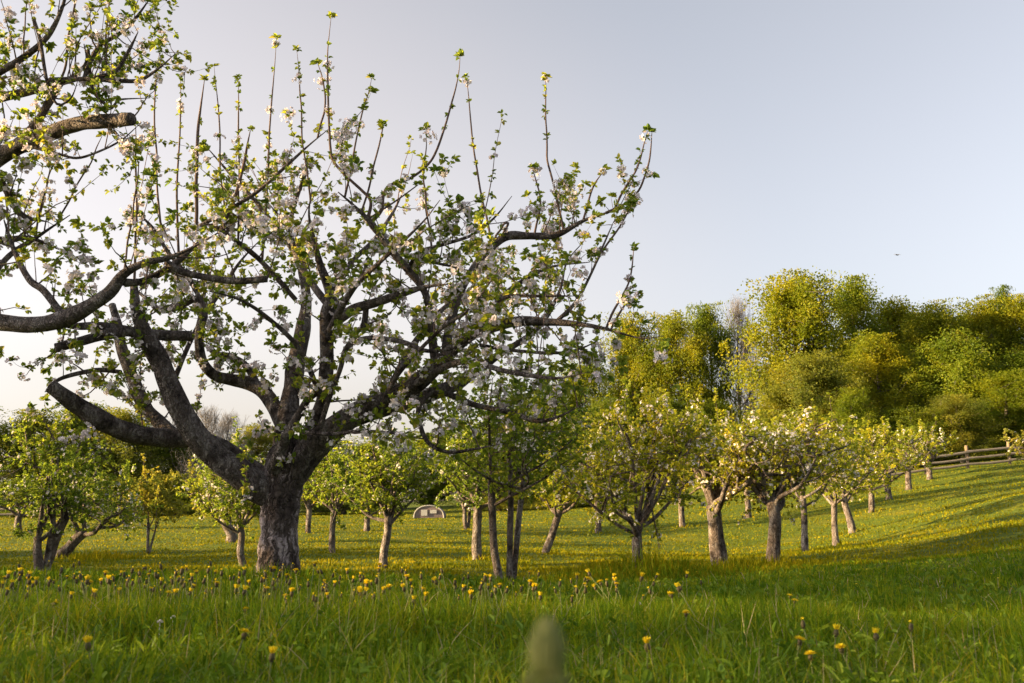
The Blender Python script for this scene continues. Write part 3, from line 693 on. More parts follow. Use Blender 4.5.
OT('gnarled dark apple tree with golden leaves behind the thin pale trunk', 232, 543, 36, 462, 48, .2, 26, .35, 1, -.3, LEAF_YELLOW, .12, 6, 900, .1, gnarl=.5, cx=-8)
OT('slim apple tree first to the right of the old trunk', 332, 553, 28, 444, 40, .09, 27, .42, 1, 0, LEAF_GREEN, .15, 6, 1100, .08)
OT('far apple tree with a thin trunk close to the right side of the old trunk', 308, 536, 42, 456, 38, .12, 28, .4, 1, 0, LEAF_GOLD, .12, 5, 650, .11)
OT('far apple tree seen between the slim tree and the round-crowned tree', 367, 531, 44, 460, 38, .14, 29, .4, 1, 0, LEAF_GREEN, .15, 5, 600, .12)
OT('round-crowned green apple tree with a single straight trunk, left of the pale shelter', 383, 569, 20, 434, 56, .085, 30, .42, 1, .06, LEAF_GREEN, .12, 7, 1500, .064, bark=BARK_PALE)
OT('apple tree with a plain upright trunk behind the branches left of the twin-stemmed tree', 477, 561, 25, 420, 52, .12, 31, .42, 1, 0, LEAF_GREEN, .1, 6, 1300, .072)
OT('far apple tree with twin trunks in the middle of the lawn', 466, 531, 46, 468, 34, .1, 32, .4, 2, 0, LEAF_GREEN, .1, 5, 500, .12)
OT('apple tree with several slender stems under the end of the great right limb', 510, 589, 14, 372, 88, .058, 33, .46, 3, .0, LEAF_GREEN, .1, 9, 1700, .058, bark=BARK_MID)
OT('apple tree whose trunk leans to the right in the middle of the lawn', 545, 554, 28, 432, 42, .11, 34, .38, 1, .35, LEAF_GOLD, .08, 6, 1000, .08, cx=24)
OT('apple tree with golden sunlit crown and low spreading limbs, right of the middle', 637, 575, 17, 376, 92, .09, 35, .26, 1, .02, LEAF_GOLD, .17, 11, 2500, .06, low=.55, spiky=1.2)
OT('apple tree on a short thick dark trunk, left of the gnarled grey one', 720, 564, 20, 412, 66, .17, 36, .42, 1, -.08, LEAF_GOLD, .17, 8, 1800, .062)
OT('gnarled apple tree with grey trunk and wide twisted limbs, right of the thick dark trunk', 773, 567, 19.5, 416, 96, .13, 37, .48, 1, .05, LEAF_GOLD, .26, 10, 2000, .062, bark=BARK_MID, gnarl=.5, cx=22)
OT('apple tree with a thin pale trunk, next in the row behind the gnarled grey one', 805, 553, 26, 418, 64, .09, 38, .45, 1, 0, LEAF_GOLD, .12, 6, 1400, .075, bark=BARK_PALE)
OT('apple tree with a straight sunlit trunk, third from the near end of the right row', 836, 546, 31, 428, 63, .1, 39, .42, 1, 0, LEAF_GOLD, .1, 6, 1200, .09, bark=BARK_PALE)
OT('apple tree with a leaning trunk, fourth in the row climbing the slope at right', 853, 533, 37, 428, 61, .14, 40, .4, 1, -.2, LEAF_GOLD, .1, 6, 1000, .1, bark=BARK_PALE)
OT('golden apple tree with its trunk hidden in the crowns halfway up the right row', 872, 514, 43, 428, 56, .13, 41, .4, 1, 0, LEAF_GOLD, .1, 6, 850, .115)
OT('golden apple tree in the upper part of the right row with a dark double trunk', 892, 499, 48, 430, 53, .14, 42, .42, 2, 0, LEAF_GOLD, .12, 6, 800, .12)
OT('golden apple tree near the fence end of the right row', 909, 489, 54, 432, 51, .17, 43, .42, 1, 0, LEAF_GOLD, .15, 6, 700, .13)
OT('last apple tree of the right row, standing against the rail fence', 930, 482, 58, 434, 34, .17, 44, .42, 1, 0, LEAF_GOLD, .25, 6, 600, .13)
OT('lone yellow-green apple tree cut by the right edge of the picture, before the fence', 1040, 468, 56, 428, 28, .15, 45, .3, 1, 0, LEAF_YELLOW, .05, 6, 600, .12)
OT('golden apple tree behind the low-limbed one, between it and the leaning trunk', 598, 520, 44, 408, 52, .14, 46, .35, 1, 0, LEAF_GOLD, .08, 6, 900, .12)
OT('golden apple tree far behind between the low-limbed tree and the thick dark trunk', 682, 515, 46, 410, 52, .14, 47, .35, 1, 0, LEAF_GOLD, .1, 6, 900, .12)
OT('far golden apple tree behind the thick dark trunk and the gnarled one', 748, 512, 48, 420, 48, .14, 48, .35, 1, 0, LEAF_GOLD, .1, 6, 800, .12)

# ------------------------------------------------------------------ woodland
def forest_mesh(kind, seed, n_leaf, leaf=0.30, H=15.0, R=4.2, base=0.12):
    """returns trunk mesh and crown mesh of one kind, height H, radius R"""
    rng = np.random.default_rng(seed)
    tm = Mesh(); tips = []
    P = smooth_path([(0, 0, -0.4, .30), (rng.normal(0, .1), rng.normal(0, .1), H * .3, .22), (rng.normal(0, .3), rng.normal(0, .3), H * .65, .13), (rng.normal(0, .3), rng.normal(0, .3), H * .97, .03)], .6)
    tube(tm, P, 8, .04, rng)
    nl = 44 if kind != 'bare' else 60
    for i in range(nl):
        t = base + (1 - base) * (i + rng.random()) / nl
        k = min(int(t * (len(P) - 1)), len(P) - 2); s = P[k]
        hrel = (t - base) / (1 - base)
        if kind == 'poplar': prof = (math.sin(min(1, hrel * 1.8 + .3) * 1.57)) * (1 - .75 * hrel ** 5) ; rise = 0.6
        elif kind == 'bare': prof = .9 * (1 - hrel ** 2.5) + .1; rise = 1.3
        elif kind == 'round': prof = math.sqrt(max(0.02, 1 - (1.9 * (hrel - .47)) ** 2)) ; rise = 0.45
        else: prof = math.sqrt(max(0.03, 1 - (hrel) ** 2)); rise = 0.2
        a = i * 2.4 + rng.normal(0, .4); rr = R * prof * rng.uniform(.55, 1.08)
        e = s[:3] + np.array([math.cos(a) * rr, math.sin(a) * rr, rr * rise * rng.uniform(.5, 1.1)])
        e[2] = min(e[2], H * rng.uniform(.93, 1.04))
        mid_ = (s[:3] + e) / 2 + rng.normal(0, .25, 3) + np.array([0, 0, -.1 * rr])
        B = smooth_path([(*s[:3], s[3] * .45), (*mid_, s[3] * .28), (*e, .012)], .4)
        tube(tm, B, 4, 0, rng, False)
        for q in np.linspace(.35, 1, 6 if kind != 'bare' else 12):
            bq = B[int(q * (len(B) - 1))]
            tips.append((*bq[:3], 1))
            if rng.random() < (.6 if kind != 'bare' else 1):
                e2 = bq[:3] + rng.normal(0, 1, 3) * R * .16 + np.array([0, 0, R * (.12 if kind != 'bare' else .3)])
                e2[2] = min(e2[2], H * 1.03)
                tube(tm, np.array([(*bq[:3], .022), (*((bq[:3] + e2) / 2 + rng.normal(0, .08, 3)), .017), (*e2, .010)]), 3, 0, rng, False); tips.append((*e2, 1))
                if kind == 'bare':
                    for _ in range(3):
                        e3 = e2 + rng.normal(0, .3, 3) + np.array([0, 0, .35]); tube(tm, np.array([(*((bq[:3] + e2) / 2), .012), (*e2, .011), (*e3, .007)]), 3, 0, rng, False)
    tips = np.array(tips)[:, :3]
    cm = Mesh()
    if n_leaf:
        k = rng.integers(0, len(tips), n_leaf)
        wgt = rng.uniform(.5, 1.25, len(tips))
        off = np.clip(rng.normal(0, 1, (n_leaf, 3)), -1.7, 1.7) * (R * .12) * wgt[k][:, None]
        if kind == 'poplar': off[:, 2] *= 1.25
        if kind == 'droop': off[:, 2] = -np.abs(off[:, 2]) * 2.2 + .3
        p = tips[k] + off; p[:, 2] = np.clip(p[:, 2], .05, H * 1.03)
        D = norm(off) * .6 + rng.normal(0, .6, (n_leaf, 3)) + np.array([0, 0, .5 if kind != 'droop' else -.7])
        l = rng.uniform(.6, 1.3, n_leaf) * leaf
        leaves(cm, p, D, l, l * rng.uniform(.5, .85, n_leaf), rng, up=norm(p - np.array([0, 0, H * .4])) * 1.3 + rng.normal(0, .55, (n_leaf, 3)), fold=.2)
    return tm, cm

VAR = {}
def variant(kind, seed, mat, bark=BARK_FOREST, n=9000, leaf=.3):
    n = int(n * 3.7); leaf = leaf * .62
    key = (kind, seed, mat.name if mat else None)
    if key not in VAR:
        tm, cm = forest_mesh(kind, seed, n, leaf)
        VAR[key] = (tm.data('trunk', bark, True), cm.data('crown', mat) if n else None)
    return VAR[key]
def forest_tree(label, kind, seed, mat, u, top, half, Y, rot, name='woodland_tree', group='trees of the wood behind the orchard', bark=BARK_FOREST, n=9000, leaf=.3, sink=0.0, deep=None):
    tme, cme = variant(kind, seed, mat, bark, n, leaf)
    x = (u - 512) / FPX * Y * 1.0
    z = gz(x, Y) - .1; H = (at(u, top, Y)[2] - z) * .95; R = half * 1.12 * Y / FPX
    root = empty(name, (x, Y, z), label, 'tree' if 'tree' in name else 'bush', group)
    root.rotation_euler = (0, 0, rot); root.scale = (R / 4.2, R / 4.2, H / 15.0)
    t = bpy.data.objects.new('trunk', tme); C.objects.link(t); t.parent = root
    if cme is not None:
        c = bpy.data.objects.new('crown', cme); C.objects.link(c); c.parent = root
    return root
FT = forest_tree
# right-hand wood
FT('golden-green tree at the left end of the wood, behind the old branch tips', 'poplar', 1, FOR_GOLD, 632, 312, 34, 92, .3)
FT('dense golden poplar with an upright crown, left of the bare pale tree', 'poplar', 2, FOR_GOLD, 676, 310, 34, 90, 1.2)
FT('green poplar touching the left side of the bare pale tree', 'poplar', 1, FOR_GREEN, 712, 302, 28, 94, 2.2)
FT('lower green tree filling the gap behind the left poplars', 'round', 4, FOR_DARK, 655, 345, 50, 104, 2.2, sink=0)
FT('bare pale leafless tree standing between the poplars and the tallest tree', 'bare', 5, None, 741, 300, 24, 96, .2, bark=WHITE_BARK, n=0)
FT('shorter bare pale tree in the gap left of the tallest tree', 'bare', 6, None, 752, 330, 20, 102, 1.2, bark=WHITE_BARK, n=0)
FT('tallest golden-green tree, just right of the bare pale trees', 'poplar', 7, FOR_GOLD, 797, 270, 56, 86, 2.5, n=11000)
FT('tall green tree with an airy crown, right shoulder of the tallest tree', 'round', 8, FOR_GREEN, 857, 277, 42, 92, 1.5)
FT('rounded olive-brown tree low in front of the tallest tree', 'round', 9, FOR_OLIVE, 815, 352, 48, 76, .7, n=12000)
FT('golden tree right of the airy green one with a pointed top', 'poplar', 2, FOR_GOLD, 905, 298, 36, 92, 3.3)
FT('broad golden-green tree low in front of the golden pointed one', 'poplar', 7, FOR_GOLD, 884, 332, 40, 78, 4.1, n=11000)
FT('golden-topped tree above the end of the orchard row', 'poplar', 7, FOR_GOLD, 945, 302, 40, 88, 5.1, n=11000)
FT('drooping green willow-like tree behind the rail fence', 'droop', 10, FOR_GREEN, 965, 330, 54, 76, .4, n=12000)
FT('golden-green tree with a high crown second from the right edge of the wood', 'round', 8, FOR_GOLD, 990, 298, 42, 90, 2.9)
FT('tall dark narrow tree poking above the wood near the right edge', 'poplar', 12, FOR_DARK, 1013, 284, 16, 96, .5)
FT('golden tree crown at the right edge high above the fence', 'poplar', 1, FOR_GOLD, 1035, 292, 36, 88, 1.5)
FT('drooping dark green tree at the right edge behind the fence', 'droop', 10, FOR_GREEN, 1030, 345, 50, 75, 3.0, n=12000)
FT('green tree deep in the wood behind the golden-topped tree', 'round', 8, FOR_GREEN, 925, 315, 52, 104, .9)
FT('green tree deep in the wood behind the willow-like tree', 'poplar', 2, FOR_GREEN, 985, 312, 54, 104, 2.4)
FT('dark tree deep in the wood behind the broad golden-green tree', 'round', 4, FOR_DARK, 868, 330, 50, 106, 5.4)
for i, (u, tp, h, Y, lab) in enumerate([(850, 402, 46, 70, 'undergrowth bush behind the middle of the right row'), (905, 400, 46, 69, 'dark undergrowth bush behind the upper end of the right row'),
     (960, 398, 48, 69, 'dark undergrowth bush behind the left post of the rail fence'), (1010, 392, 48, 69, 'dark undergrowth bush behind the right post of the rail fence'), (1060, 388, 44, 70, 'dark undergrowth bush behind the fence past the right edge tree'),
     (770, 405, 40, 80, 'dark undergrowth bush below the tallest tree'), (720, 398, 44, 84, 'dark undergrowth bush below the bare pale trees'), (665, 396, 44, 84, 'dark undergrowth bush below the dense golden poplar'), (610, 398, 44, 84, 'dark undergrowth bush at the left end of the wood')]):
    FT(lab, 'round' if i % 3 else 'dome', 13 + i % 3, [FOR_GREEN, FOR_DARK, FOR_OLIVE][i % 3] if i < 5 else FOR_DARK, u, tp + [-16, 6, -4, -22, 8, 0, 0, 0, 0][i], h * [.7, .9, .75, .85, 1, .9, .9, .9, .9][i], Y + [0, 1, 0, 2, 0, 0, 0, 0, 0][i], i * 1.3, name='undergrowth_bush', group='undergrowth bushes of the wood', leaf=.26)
# far trees at left and centre
FAR = [(-30, 402, 46, 74, 'round', 4, FOR_GREEN, 'far green tree at the very left edge behind the orchard'),
 (38, 410, 44, 76, 'round', 8, FOR_OLIVE, 'far olive tree behind the three-stemmed apple tree at the left'),
 (88, 400, 44, 78, 'round', 4, FOR_DARK, 'far dark tree under the sawn end of the low left limb'),
 (128, 408, 40, 76, 'poplar', 2, FOR_OLIVE, 'far olive tree with a feathery top below the low left limb'),
 (176, 430, 44, 80, 'round', 4, FOR_DARK, 'far dark tree above the little yellow-leaved tree'),
 (262, 425, 40, 82, 'round', 8, FOR_OLIVE, 'far olive tree behind the old dark trunk'),
 (322, 436, 42, 84, 'round', 8, FOR_GREEN, 'far green tree just right of the old dark trunk'),
 (376, 440, 42, 84, 'round', 4, FOR_GREEN, 'far green tree behind the round-crowned apple tree'),
 (430, 432, 42, 86, 'round', 8, FOR_GREEN, 'far green tree above the pale shelter'),
 (486, 420, 44, 88, 'poplar', 7, FOR_GREEN, 'far green tree behind the twin stems in the middle'),
 (540, 392, 42, 90, 'round', 4, FOR_GREEN, 'far green tree behind the right limb tips of the old tree'),
 (584, 358, 36, 92, 'poplar', 2, FOR_GREEN, 'far green tree joining the left end of the wood')]
for i, (u, tp, h, Y, kd, sd_, mt, lab) in enumerate(FAR):
    FT(lab, kd, sd_, mt, u, tp, h, Y, i * 1.1, group='far trees beyond the lawn')
for u, tp, Y, lab in [(205, 408, 74, 'bare brown twiggy tree left of the old dark trunk'), (228, 414, 78, 'bare brown twiggy tree close beside the old dark trunk'), (183, 418, 80, 'bare twiggy tree above the little yellow-leaved tree, leftmost of the bare ones')]:
    FT(lab, 'bare', 6 if u != 228 else 5, None, u, tp, 24, Y, u, bark=WHITE_BARK, n=0, group='bare trees beyond the lawn')
for i, (u, tp, h, lab) in enumerate([(20, 478, 44, 'low hedge bush at the far left of the lawn'), (100, 476, 44, 'low hedge bush behind the grey leaning apple tree'), (180, 474, 44, 'low hedge bush behind the little yellow-leaved tree'),
     (265, 474, 44, 'low hedge bush behind the old dark trunk'), (345, 474, 44, 'low hedge bush behind the slim apple tree'), (500, 470, 44, 'low hedge bush behind the twin stems'), (570, 466, 40, 'low hedge bush behind the right-leaning apple trunk')]):
    FT(lab, 'dome', 13 + i % 2, FOR_OLIVE if i % 2 else FOR_DARK, u, tp, h, 68, i * 1.7, name='hedge_bush', group='hedge bushes beyond the lawn', leaf=.26)

# unseen trees added beyond the left side to block the sun and shade the lawn
sw = Mesh(); rng = np.random.default_rng(77)
def shade_clump(x, y, H, R, n):
    z = gz(x, y); P = np.array([(x, y, z - .3, .2), (x + .1, y, z + H * .4, .15), (x, y + .1, z + H * .9, .04)]); tube(sw, P, 6)
    c = rng.normal(0, 1, (40, 3)); c = norm(c) * rng.uniform(.35, .85, (40, 1)) * np.array([R, R, H * .46]) + np.array([x, y, z + H * .54])
    k = rng.integers(0, 40, n); p = c[k] + rng.normal(0, .16, (n, 3)) * np.array([R, R, H * .4]); p[:, 2] = np.maximum(p[:, 2], z + .1)
    l = rng.uniform(.25, .5, n); leaves(sw, p, rng.normal(0, 1, (n, 3)), l, l * .8, rng, up=rng.normal(0, 1, (n, 3)))
for y in np.arange(-22, 15, 3.6):
    shade_clump(-24 + rng.normal(0, 1.2), y + rng.normal(0, .5), rng.uniform(8.4, 10.8), 2.6, 800)
for y in np.arange(16, 31, 3.9):
    shade_clump(-25 + rng.normal(0, 1.0), y + rng.normal(0, .5), rng.uniform(4.2, 6.2), 2.3, 650)
for y in np.arange(34, 92, 5.5):
    shade_clump(-62 + rng.normal(0, 2) - max(0, y - 60) * .2, y + rng.normal(0, 1), rng.uniform(3.8, 6.6), 3.2, 1100)
tag(sw.build('added_shade_trees', FOR_GREEN), 'unseen trees added beyond the left side to shade the orchard', 'added_shade_trees', kind='stuff')

# ------------------------------------------------------------------ rail fence
def fence(label, pts, rails, hpost, rz, rr=.07):
    b = np.array([pts[0][0], pts[0][1], gz(pts[0][0], pts[0][1])])
    root = empty('rail_fence', b, label, 'fence')
    rng = np.random.default_rng(3)
    tops = []
    for (x, y) in pts:
        z = gz(x, y); m = Mesh(); h = hpost * rng.uniform(.94, 1.06)
        tube(m, smooth_path([(x, y, z - .2, .105), (x + rng.normal(0, .01), y, z + h * .5, .10), (x + rng.normal(0, .02), y, z + h, .095)], .15), 7, .04, rng)
        m.build('post', POST, root, False, b); tops.append((x, y, z))
    for i in range(len(tops) - 1):
        a, c = np.array(tops[i]), np.array(tops[i + 1])
        for hz in rz:
            m = Mesh(); o = np.array([0, -.10, 0])
            e1 = a + o + np.array([-.12, 0, hz + rng.normal(0, .02)]); e2 = c + o + np.array([.12, 0, hz + rng.normal(0, .02)])
            mid_ = (e1 + e2) / 2 + np.array([0, 0, rng.normal(-.03, .02)])
            P = smooth_path([(*e1, rr * rng.uniform(.9, 1.1)), (*mid_, rr * 1.1), (*e2, rr)], .3)
            tube(m, P, 8, .06, rng); m.build('rail', RAIL, root, False, b)
fp = []
for u in range(880, 1120, 42): fp.append(((u - 512) / FPX * 61 , 61.0))
fp = [(((965 - 42 * 2.0 - 512) / FPX * 61.5), 61.5)] + [((u - 512) / FPX * 61.5, 61.5) for u in (923, 965, 1007, 1050, 1092, 1134)]
fence('weathered split-rail fence of round rails climbing behind the upper right lawn', fp, 3, 1.35, (.25, .62, 1.0), .072)
fp = [((u - 512) / FPX * 63, 63.0) for u in range(-60, 150, 50)]
fence('low grey rail fence along the far edge of the lawn at the left', fp, 2, .8, (.3, .62), .06)

# ------------------------------------------------------------------ pale shelter and bird
HUT = plain_mat('pale_canvas', (0.13, 0.10, 0.095), (0.20, 0.155, 0.15), 3, .8)
HUTW = plain_mat('white_panel', (0.34, 0.33, 0.31), (0.44, 0.42, 0.40), 3, .6)
hx = (430 - 512) / FPX * 58; hz0 = gz(hx, 58)
hb = (hx, 58, hz0)
hr = empty('round_topped_shelter', hb, 'small pale round-topped shelter far off under the crowns, middle of the lawn', 'shelter')
m = Mesh(); na = 20; W_, Hh, Dp = .85, .7, 2.4
a = np.linspace(0, np.pi, na)
ring = np.stack([W_ * np.cos(a), np.zeros(na), Hh * np.sin(a) ** .8], -1)
V = np.vstack([ring, ring + np.array([0, Dp, 0]), [[0, 0, 0]], [[0, Dp, 0]]])
q = [(i, i + 1, na + i + 1, na + i) for i in range(na - 1)]
t = [(i + 1, i, 2 * na) for i in range(na - 1)] + [(na + i, na + i + 1, 2 * na + 1) for i in range(na - 1)]
m.add(V, q, t); m.build('canopy', HUT, hr)
def box(m, c, s):
    c = np.array(c); s = np.array(s) / 2
    V = np.array([[x, y, z] for x in (-1, 1) for y in (-1, 1) for z in (-1, 1)]) * s + c
    m.add(V, [(0, 1, 3, 2), (4, 6, 7, 5), (0, 4, 5, 1), (2, 3, 7, 6), (0, 2, 6, 4), (1, 5, 7, 3)])
m = Mesh(); box(m, (-.26, -.03, .30), (.36, .05, .34)); box(m, (.26, -.03, .36), (.38, .05, .2)); m.build('front_panel', HUTW, hr)
m = Mesh()
for i in range(na - 1):
    p, q_ = ring[i], ring[i + 1]; tube(m, np.array([(*(p * 1.01 + np.array([0, -.02, 0])), .035), (*(q_ * 1.01 + np.array([0, -.02, 0])), .035)]), 5)
m.build('hoop', HUTW, hr)
# small bird gliding high on the right
bd = at(897, 255, 70); birdm = plain_mat('bird_feathers', (.05, .05, .05), (.10, .09, .09), 20)
m = Mesh(); P = smooth_path([(-.16, 0, 0, .01), (-.08, 0, 0, .03), (.03, 0, .01, .045), (.12, 0, .02, .03), (.17, 0, .015, .008)], .02); tube(m, P, 8)
for s in (-1, 1):
    w_ = [(0.06, .02 * s, .02), (.10, .14 * s, .07), (.02, .34 * s, .05), (-.03, .30 * s, .045), (-.03, .13 * s, .06), (-.04, .02 * s, .02)]
    w2 = [(x, y, z - .012) for x, y, z in w_]
    m.add(w_ + w2, [(0, 1, 4, 5), (1, 2, 3, 4), (6, 11, 10, 7), (7, 10, 9, 8), (0, 6, 7, 1), (1, 7, 8, 2), (2, 8, 9, 3), (3, 9, 10, 4), (4, 10, 11, 5)])
m.add([(-.14, -.01, 0), (-.26, -.05, 0), (-.26, .05, 0), (-.14, .01, 0), (-.2, 0, -.01)], [(0, 1, 2, 3)], [(0, 4, 1), (2, 4, 3)])
bo = m.build('bird', birdm); bo.location = bd; bo.rotation_euler = (.3, 0, .5); tag(bo, 'tiny dark bird flying in the clear sky above the wood', 'bird')

# ------------------------------------------------------------------ grass
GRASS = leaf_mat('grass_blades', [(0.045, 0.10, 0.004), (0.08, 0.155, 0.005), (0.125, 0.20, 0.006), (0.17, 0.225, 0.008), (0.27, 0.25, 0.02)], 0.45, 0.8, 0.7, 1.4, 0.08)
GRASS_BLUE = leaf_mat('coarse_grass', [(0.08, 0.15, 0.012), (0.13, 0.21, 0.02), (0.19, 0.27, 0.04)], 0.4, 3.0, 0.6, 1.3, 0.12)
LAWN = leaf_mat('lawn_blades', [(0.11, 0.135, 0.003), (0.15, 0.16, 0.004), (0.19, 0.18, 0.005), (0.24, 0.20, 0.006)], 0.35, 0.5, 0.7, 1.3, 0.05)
STRAW = plain_mat('dry_grass', (0.30, 0.24, 0.12), (0.42, 0.34, 0.18), 8, .8, .3)
LAWNWEED = leaf_mat('weed_leaves', [(0.07, 0.13, 0.01), (0.11, 0.19, 0.015), (0.17, 0.24, 0.03)], 0.35, 1.0, spec=.12)
def lump(x, y, s, seed):
    r = np.random.default_rng(seed); o = np.zeros_like(x)
    for _ in range(5):
        a = r.uniform(0, 6.28); f = s * r.uniform(.6, 1.8); o += np.sin((x * math.cos(a) + y * math.sin(a)) * f + r.uniform(0, 6.28))
    return o / 5
def in_view(x, y, marg=.06): return np.abs(x / y) < .515 + marg
clump_xy = [(at(665, 560, 17)[0], 17, 1.1, .16), (at(610, 560, 17.5)[0], 17.5, .9, .12), (at(745, 560, 19)[0], 18.7, .8, .22), (at(637, 560, 17)[0], 16.9, .9, .14),
            (at(285, 560, 10.5)[0], 10.2, .9, .10), (at(80, 560, 25)[0], 26, .9, .25)]
def grass_h(x, y):
    h = .09 + .045 * lump(x, y, 1.8, 1) + .07 * lump(x, y, 5, 2) * np.clip(12 / y, 0, 1)
    h += .055 * np.exp(-((y - 5.0) / 1.5) ** 2) * (1 / (1 + np.exp((x - 1.2) * 1.5)))      # tall belt left and centre
    h += .05 * (y < 5)
    h = np.where(y > 13, h * .65, h)
    for cx_, cy_, r_, a_ in BASES: h = h + a_ * np.exp(-((x - cx_) ** 2 + (y - cy_) ** 2) / r_ ** 2)
    for cx_, cy_, r_, a_ in clump_xy: h = h + a_ * np.exp(-((x - cx_) ** 2 + (y - cy_) ** 2) / r_ ** 2)
    return np.clip(h, .035, .5)
def blades(N, rmin, rmax, seed, segs, mat, name, label, wk=1.0, hk=1.0, lean=.45, wmin=.0032):
    rng = np.random.default_rng(seed)
    r = rmin * (rmax / rmin) ** rng.random(N); th = rng.uniform(-.55, .55, N)
    x = r * np.tan(th); y = r
    # clumping
    keep = rng.random(N) < .55 + .5 * lump(x, y, 7, 5) + .35 * lump(x, y, 17, 6)
    x, y, r = x[keep], y[keep], r[keep]; n = len(x)
    z = ground(x, y) - .01
    h = grass_h(x, y) * rng.uniform(.45, 1.35, n) * hk
    w = np.maximum(wmin, .0009 * r) * rng.uniform(.7, 1.5, n) * wk
    a = rng.uniform(0, 2 * np.pi, n); L = np.abs(rng.normal(0, lean, n)) * h
    face = rng.normal(0, .7, n)
    S = np.stack([np.cos(face), np.sin(face), np.zeros(n)], -1)
    Dl = np.stack([np.cos(a) * L, np.sin(a) * L, np.zeros(n)], -1)
    B = np.stack([x, y, z], -1); rows = []
    for k in range(segs):
        t = k / segs
        c = B + Dl * t ** 1.8 + np.array([0, 0, 1.0]) * (h * t * (1 - .12 * t))[:, None]
        ww = (w * (1 - t ** 1.6 * .75))[:, None] * .5
        rows += [c - S * ww, c + S * ww]
    tip = B + Dl + np.array([0, 0, 1.0]) * (h * (1 - .25 * np.minimum(1, (L / h) ** 2)))[:, None]
    rows.append(tip)
    nv = 2 * segs + 1
    V = np.stack(rows, 1).reshape(-1, 3); i = (np.arange(n) * nv)[:, None]
    m = Mesh(); q = [i + np.array([2 * k, 2 * k + 1, 2 * k + 3, 2 * k + 2]) for k in range(segs - 1)]
    t = i + np.array([2 * segs - 2, 2 * segs - 1, 2 * segs])
    m.add(V, np.concatenate(q) if q else None, t)
    return tag(m.build(name, mat), label, 'grass', kind='stuff')
blades(60000, .75, 5, 1, 4, GRASS, 'grass', 'tall green grass close to the camera', wmin=.0045, lean=.75)
blades(16000, .8, 9, 11, 4, GRASS_BLUE, 'coarse_grass', 'coarse wide blue-green grass leaves mixed into the near meadow', wmin=.0075, lean=.9, hk=.9, wk=1.2)
blades(170000, 4.5, 17, 2, 3, GRASS, 'grass', 'lush green grass belt around the old apple tree', lean=.65, wk=1.1)
blades(190000, 15, 75, 3, 2, LAWN, 'grass', 'short mown lawn grass running back to the fences', wk=1.2)
blades(5000, 1.0, 14, 4, 4, STRAW, 'dry_grass', 'scattered dry straw-coloured grass stalks among the green', hk=1.15, lean=.7, wmin=.0022)
rng = np.random.default_rng(9)
N = 16000; r = 1.1 * (14 / 1.1) ** rng.random(N); x = r * np.tan(rng.uniform(-.52, .52, N))
z = ground(x, r) + grass_h(x, r) * rng.uniform(.1, .65, N)
m = Mesh(); l = rng.uniform(.03, .085, N) * np.maximum(.8, np.minimum(1.3, r / 6))
leaves(m, np.stack([x, r, z], -1), rng.normal(0, 1, (N, 3)) * np.array([1, 1, .5]) + np.array([0, 0, .5]), l, l * rng.uniform(.2, .5, N), rng, up=rng.normal(0, .6, (N, 3)) + np.array([0, 0, 1]))
tag(m.build('meadow_weeds', LAWNWEED), 'broad low weed and dandelion leaves woven through the grass', 'weeds', kind='stuff')

# ------------------------------------------------------------------ dandelions
def dandelion_parts(kind, seed):
    """head at origin height 0; stem goes down 0.3 m"""
    rng = np.random.default_rng(seed)
    st = Mesh(); bx_, by_ = rng.normal(0, .03, 2)
    tube(st, smooth_path([(bx_, by_, -.32, .0024), (bx_ * .5, by_ * .4, -.16, .0022), (0, 0, -.012, .0022)], .03), 5)
    fl = Mesh(); br = Mesh()
    if kind == 'open':
        for ring_, (n, r, tilt) in enumerate([(26, .019, .25), (22, .0165, .55), (18, .013, .9), (12, .008, 1.2)]):
            a = np.linspace(0, 2 * np.pi, n, endpoint=False) + rng.uniform(0, .3, n)
            D = np.stack([np.cos(a) * math.cos(tilt), np.sin(a) * math.cos(tilt), np.full(n, math.sin(tilt))], -1)
            leaves(fl, np.zeros((n, 3)) + np.array([0, 0, .002]), D, np.full(n, r) * rng.uniform(.85, 1.1, n), np.full(n, .0045), rng, up=np.tile([0, 0, 1.], (n, 1)), fold=.05, droop=.1)
    elif kind == 'half':
        n = 26; a = np.linspace(0, 2 * np.pi, n, endpoint=False); t_ = rng.uniform(1.0, 1.35, n)
        D = np.stack([np.cos(a) * np.cos(t_), np.sin(a) * np.cos(t_), np.sin(t_)], -1)
        leaves(fl, np.zeros((n, 3)) + D * .008, D, rng.uniform(.016, .022, n), np.full(n, .005), rng, fold=.05, droop=0)
    else:
        n = 8; D = norm(rng.normal(0, .18, (n, 3)) + np.array([0, 0, 1.])); leaves(fl, D * .016, D, np.full(n, .008), np.full(n, .003), rng)
    rb = {'open': .0075, 'half': .0085, 'closed': .0078}[kind]; hb_ = {'open': .010, 'half': .018, 'closed': .021}[kind]
    P = np.array([(0, 0, -.012, .003), (0, 0, -.009, rb), (0, 0, -.009 + hb_ * .4, rb * 1.02), (0, 0, -.009 + hb_ * .8, rb * .8), (0, 0, -.009 + hb_, rb * .45)])
    tube(br, P, 10, .04, rng)
    n = 12; a = np.linspace(0, 6.28, n, endpoint=False)
    D = np.stack([np.cos(a), np.sin(a), np.full(n, -.9)], -1)
    leaves(br, np.zeros((n, 3)) + np.array([0, 0, -.009]), D, np.full(n, .010), np.full(n, .003), rng)
    return (st.data('stem', STEM, True), fl.data('petals', YELLOW), br.data('bracts', BRACT, True))
DP = {(k, s): dandelion_parts(k, s) for k in ('open', 'half', 'closed') for s in (1, 2, 3)}
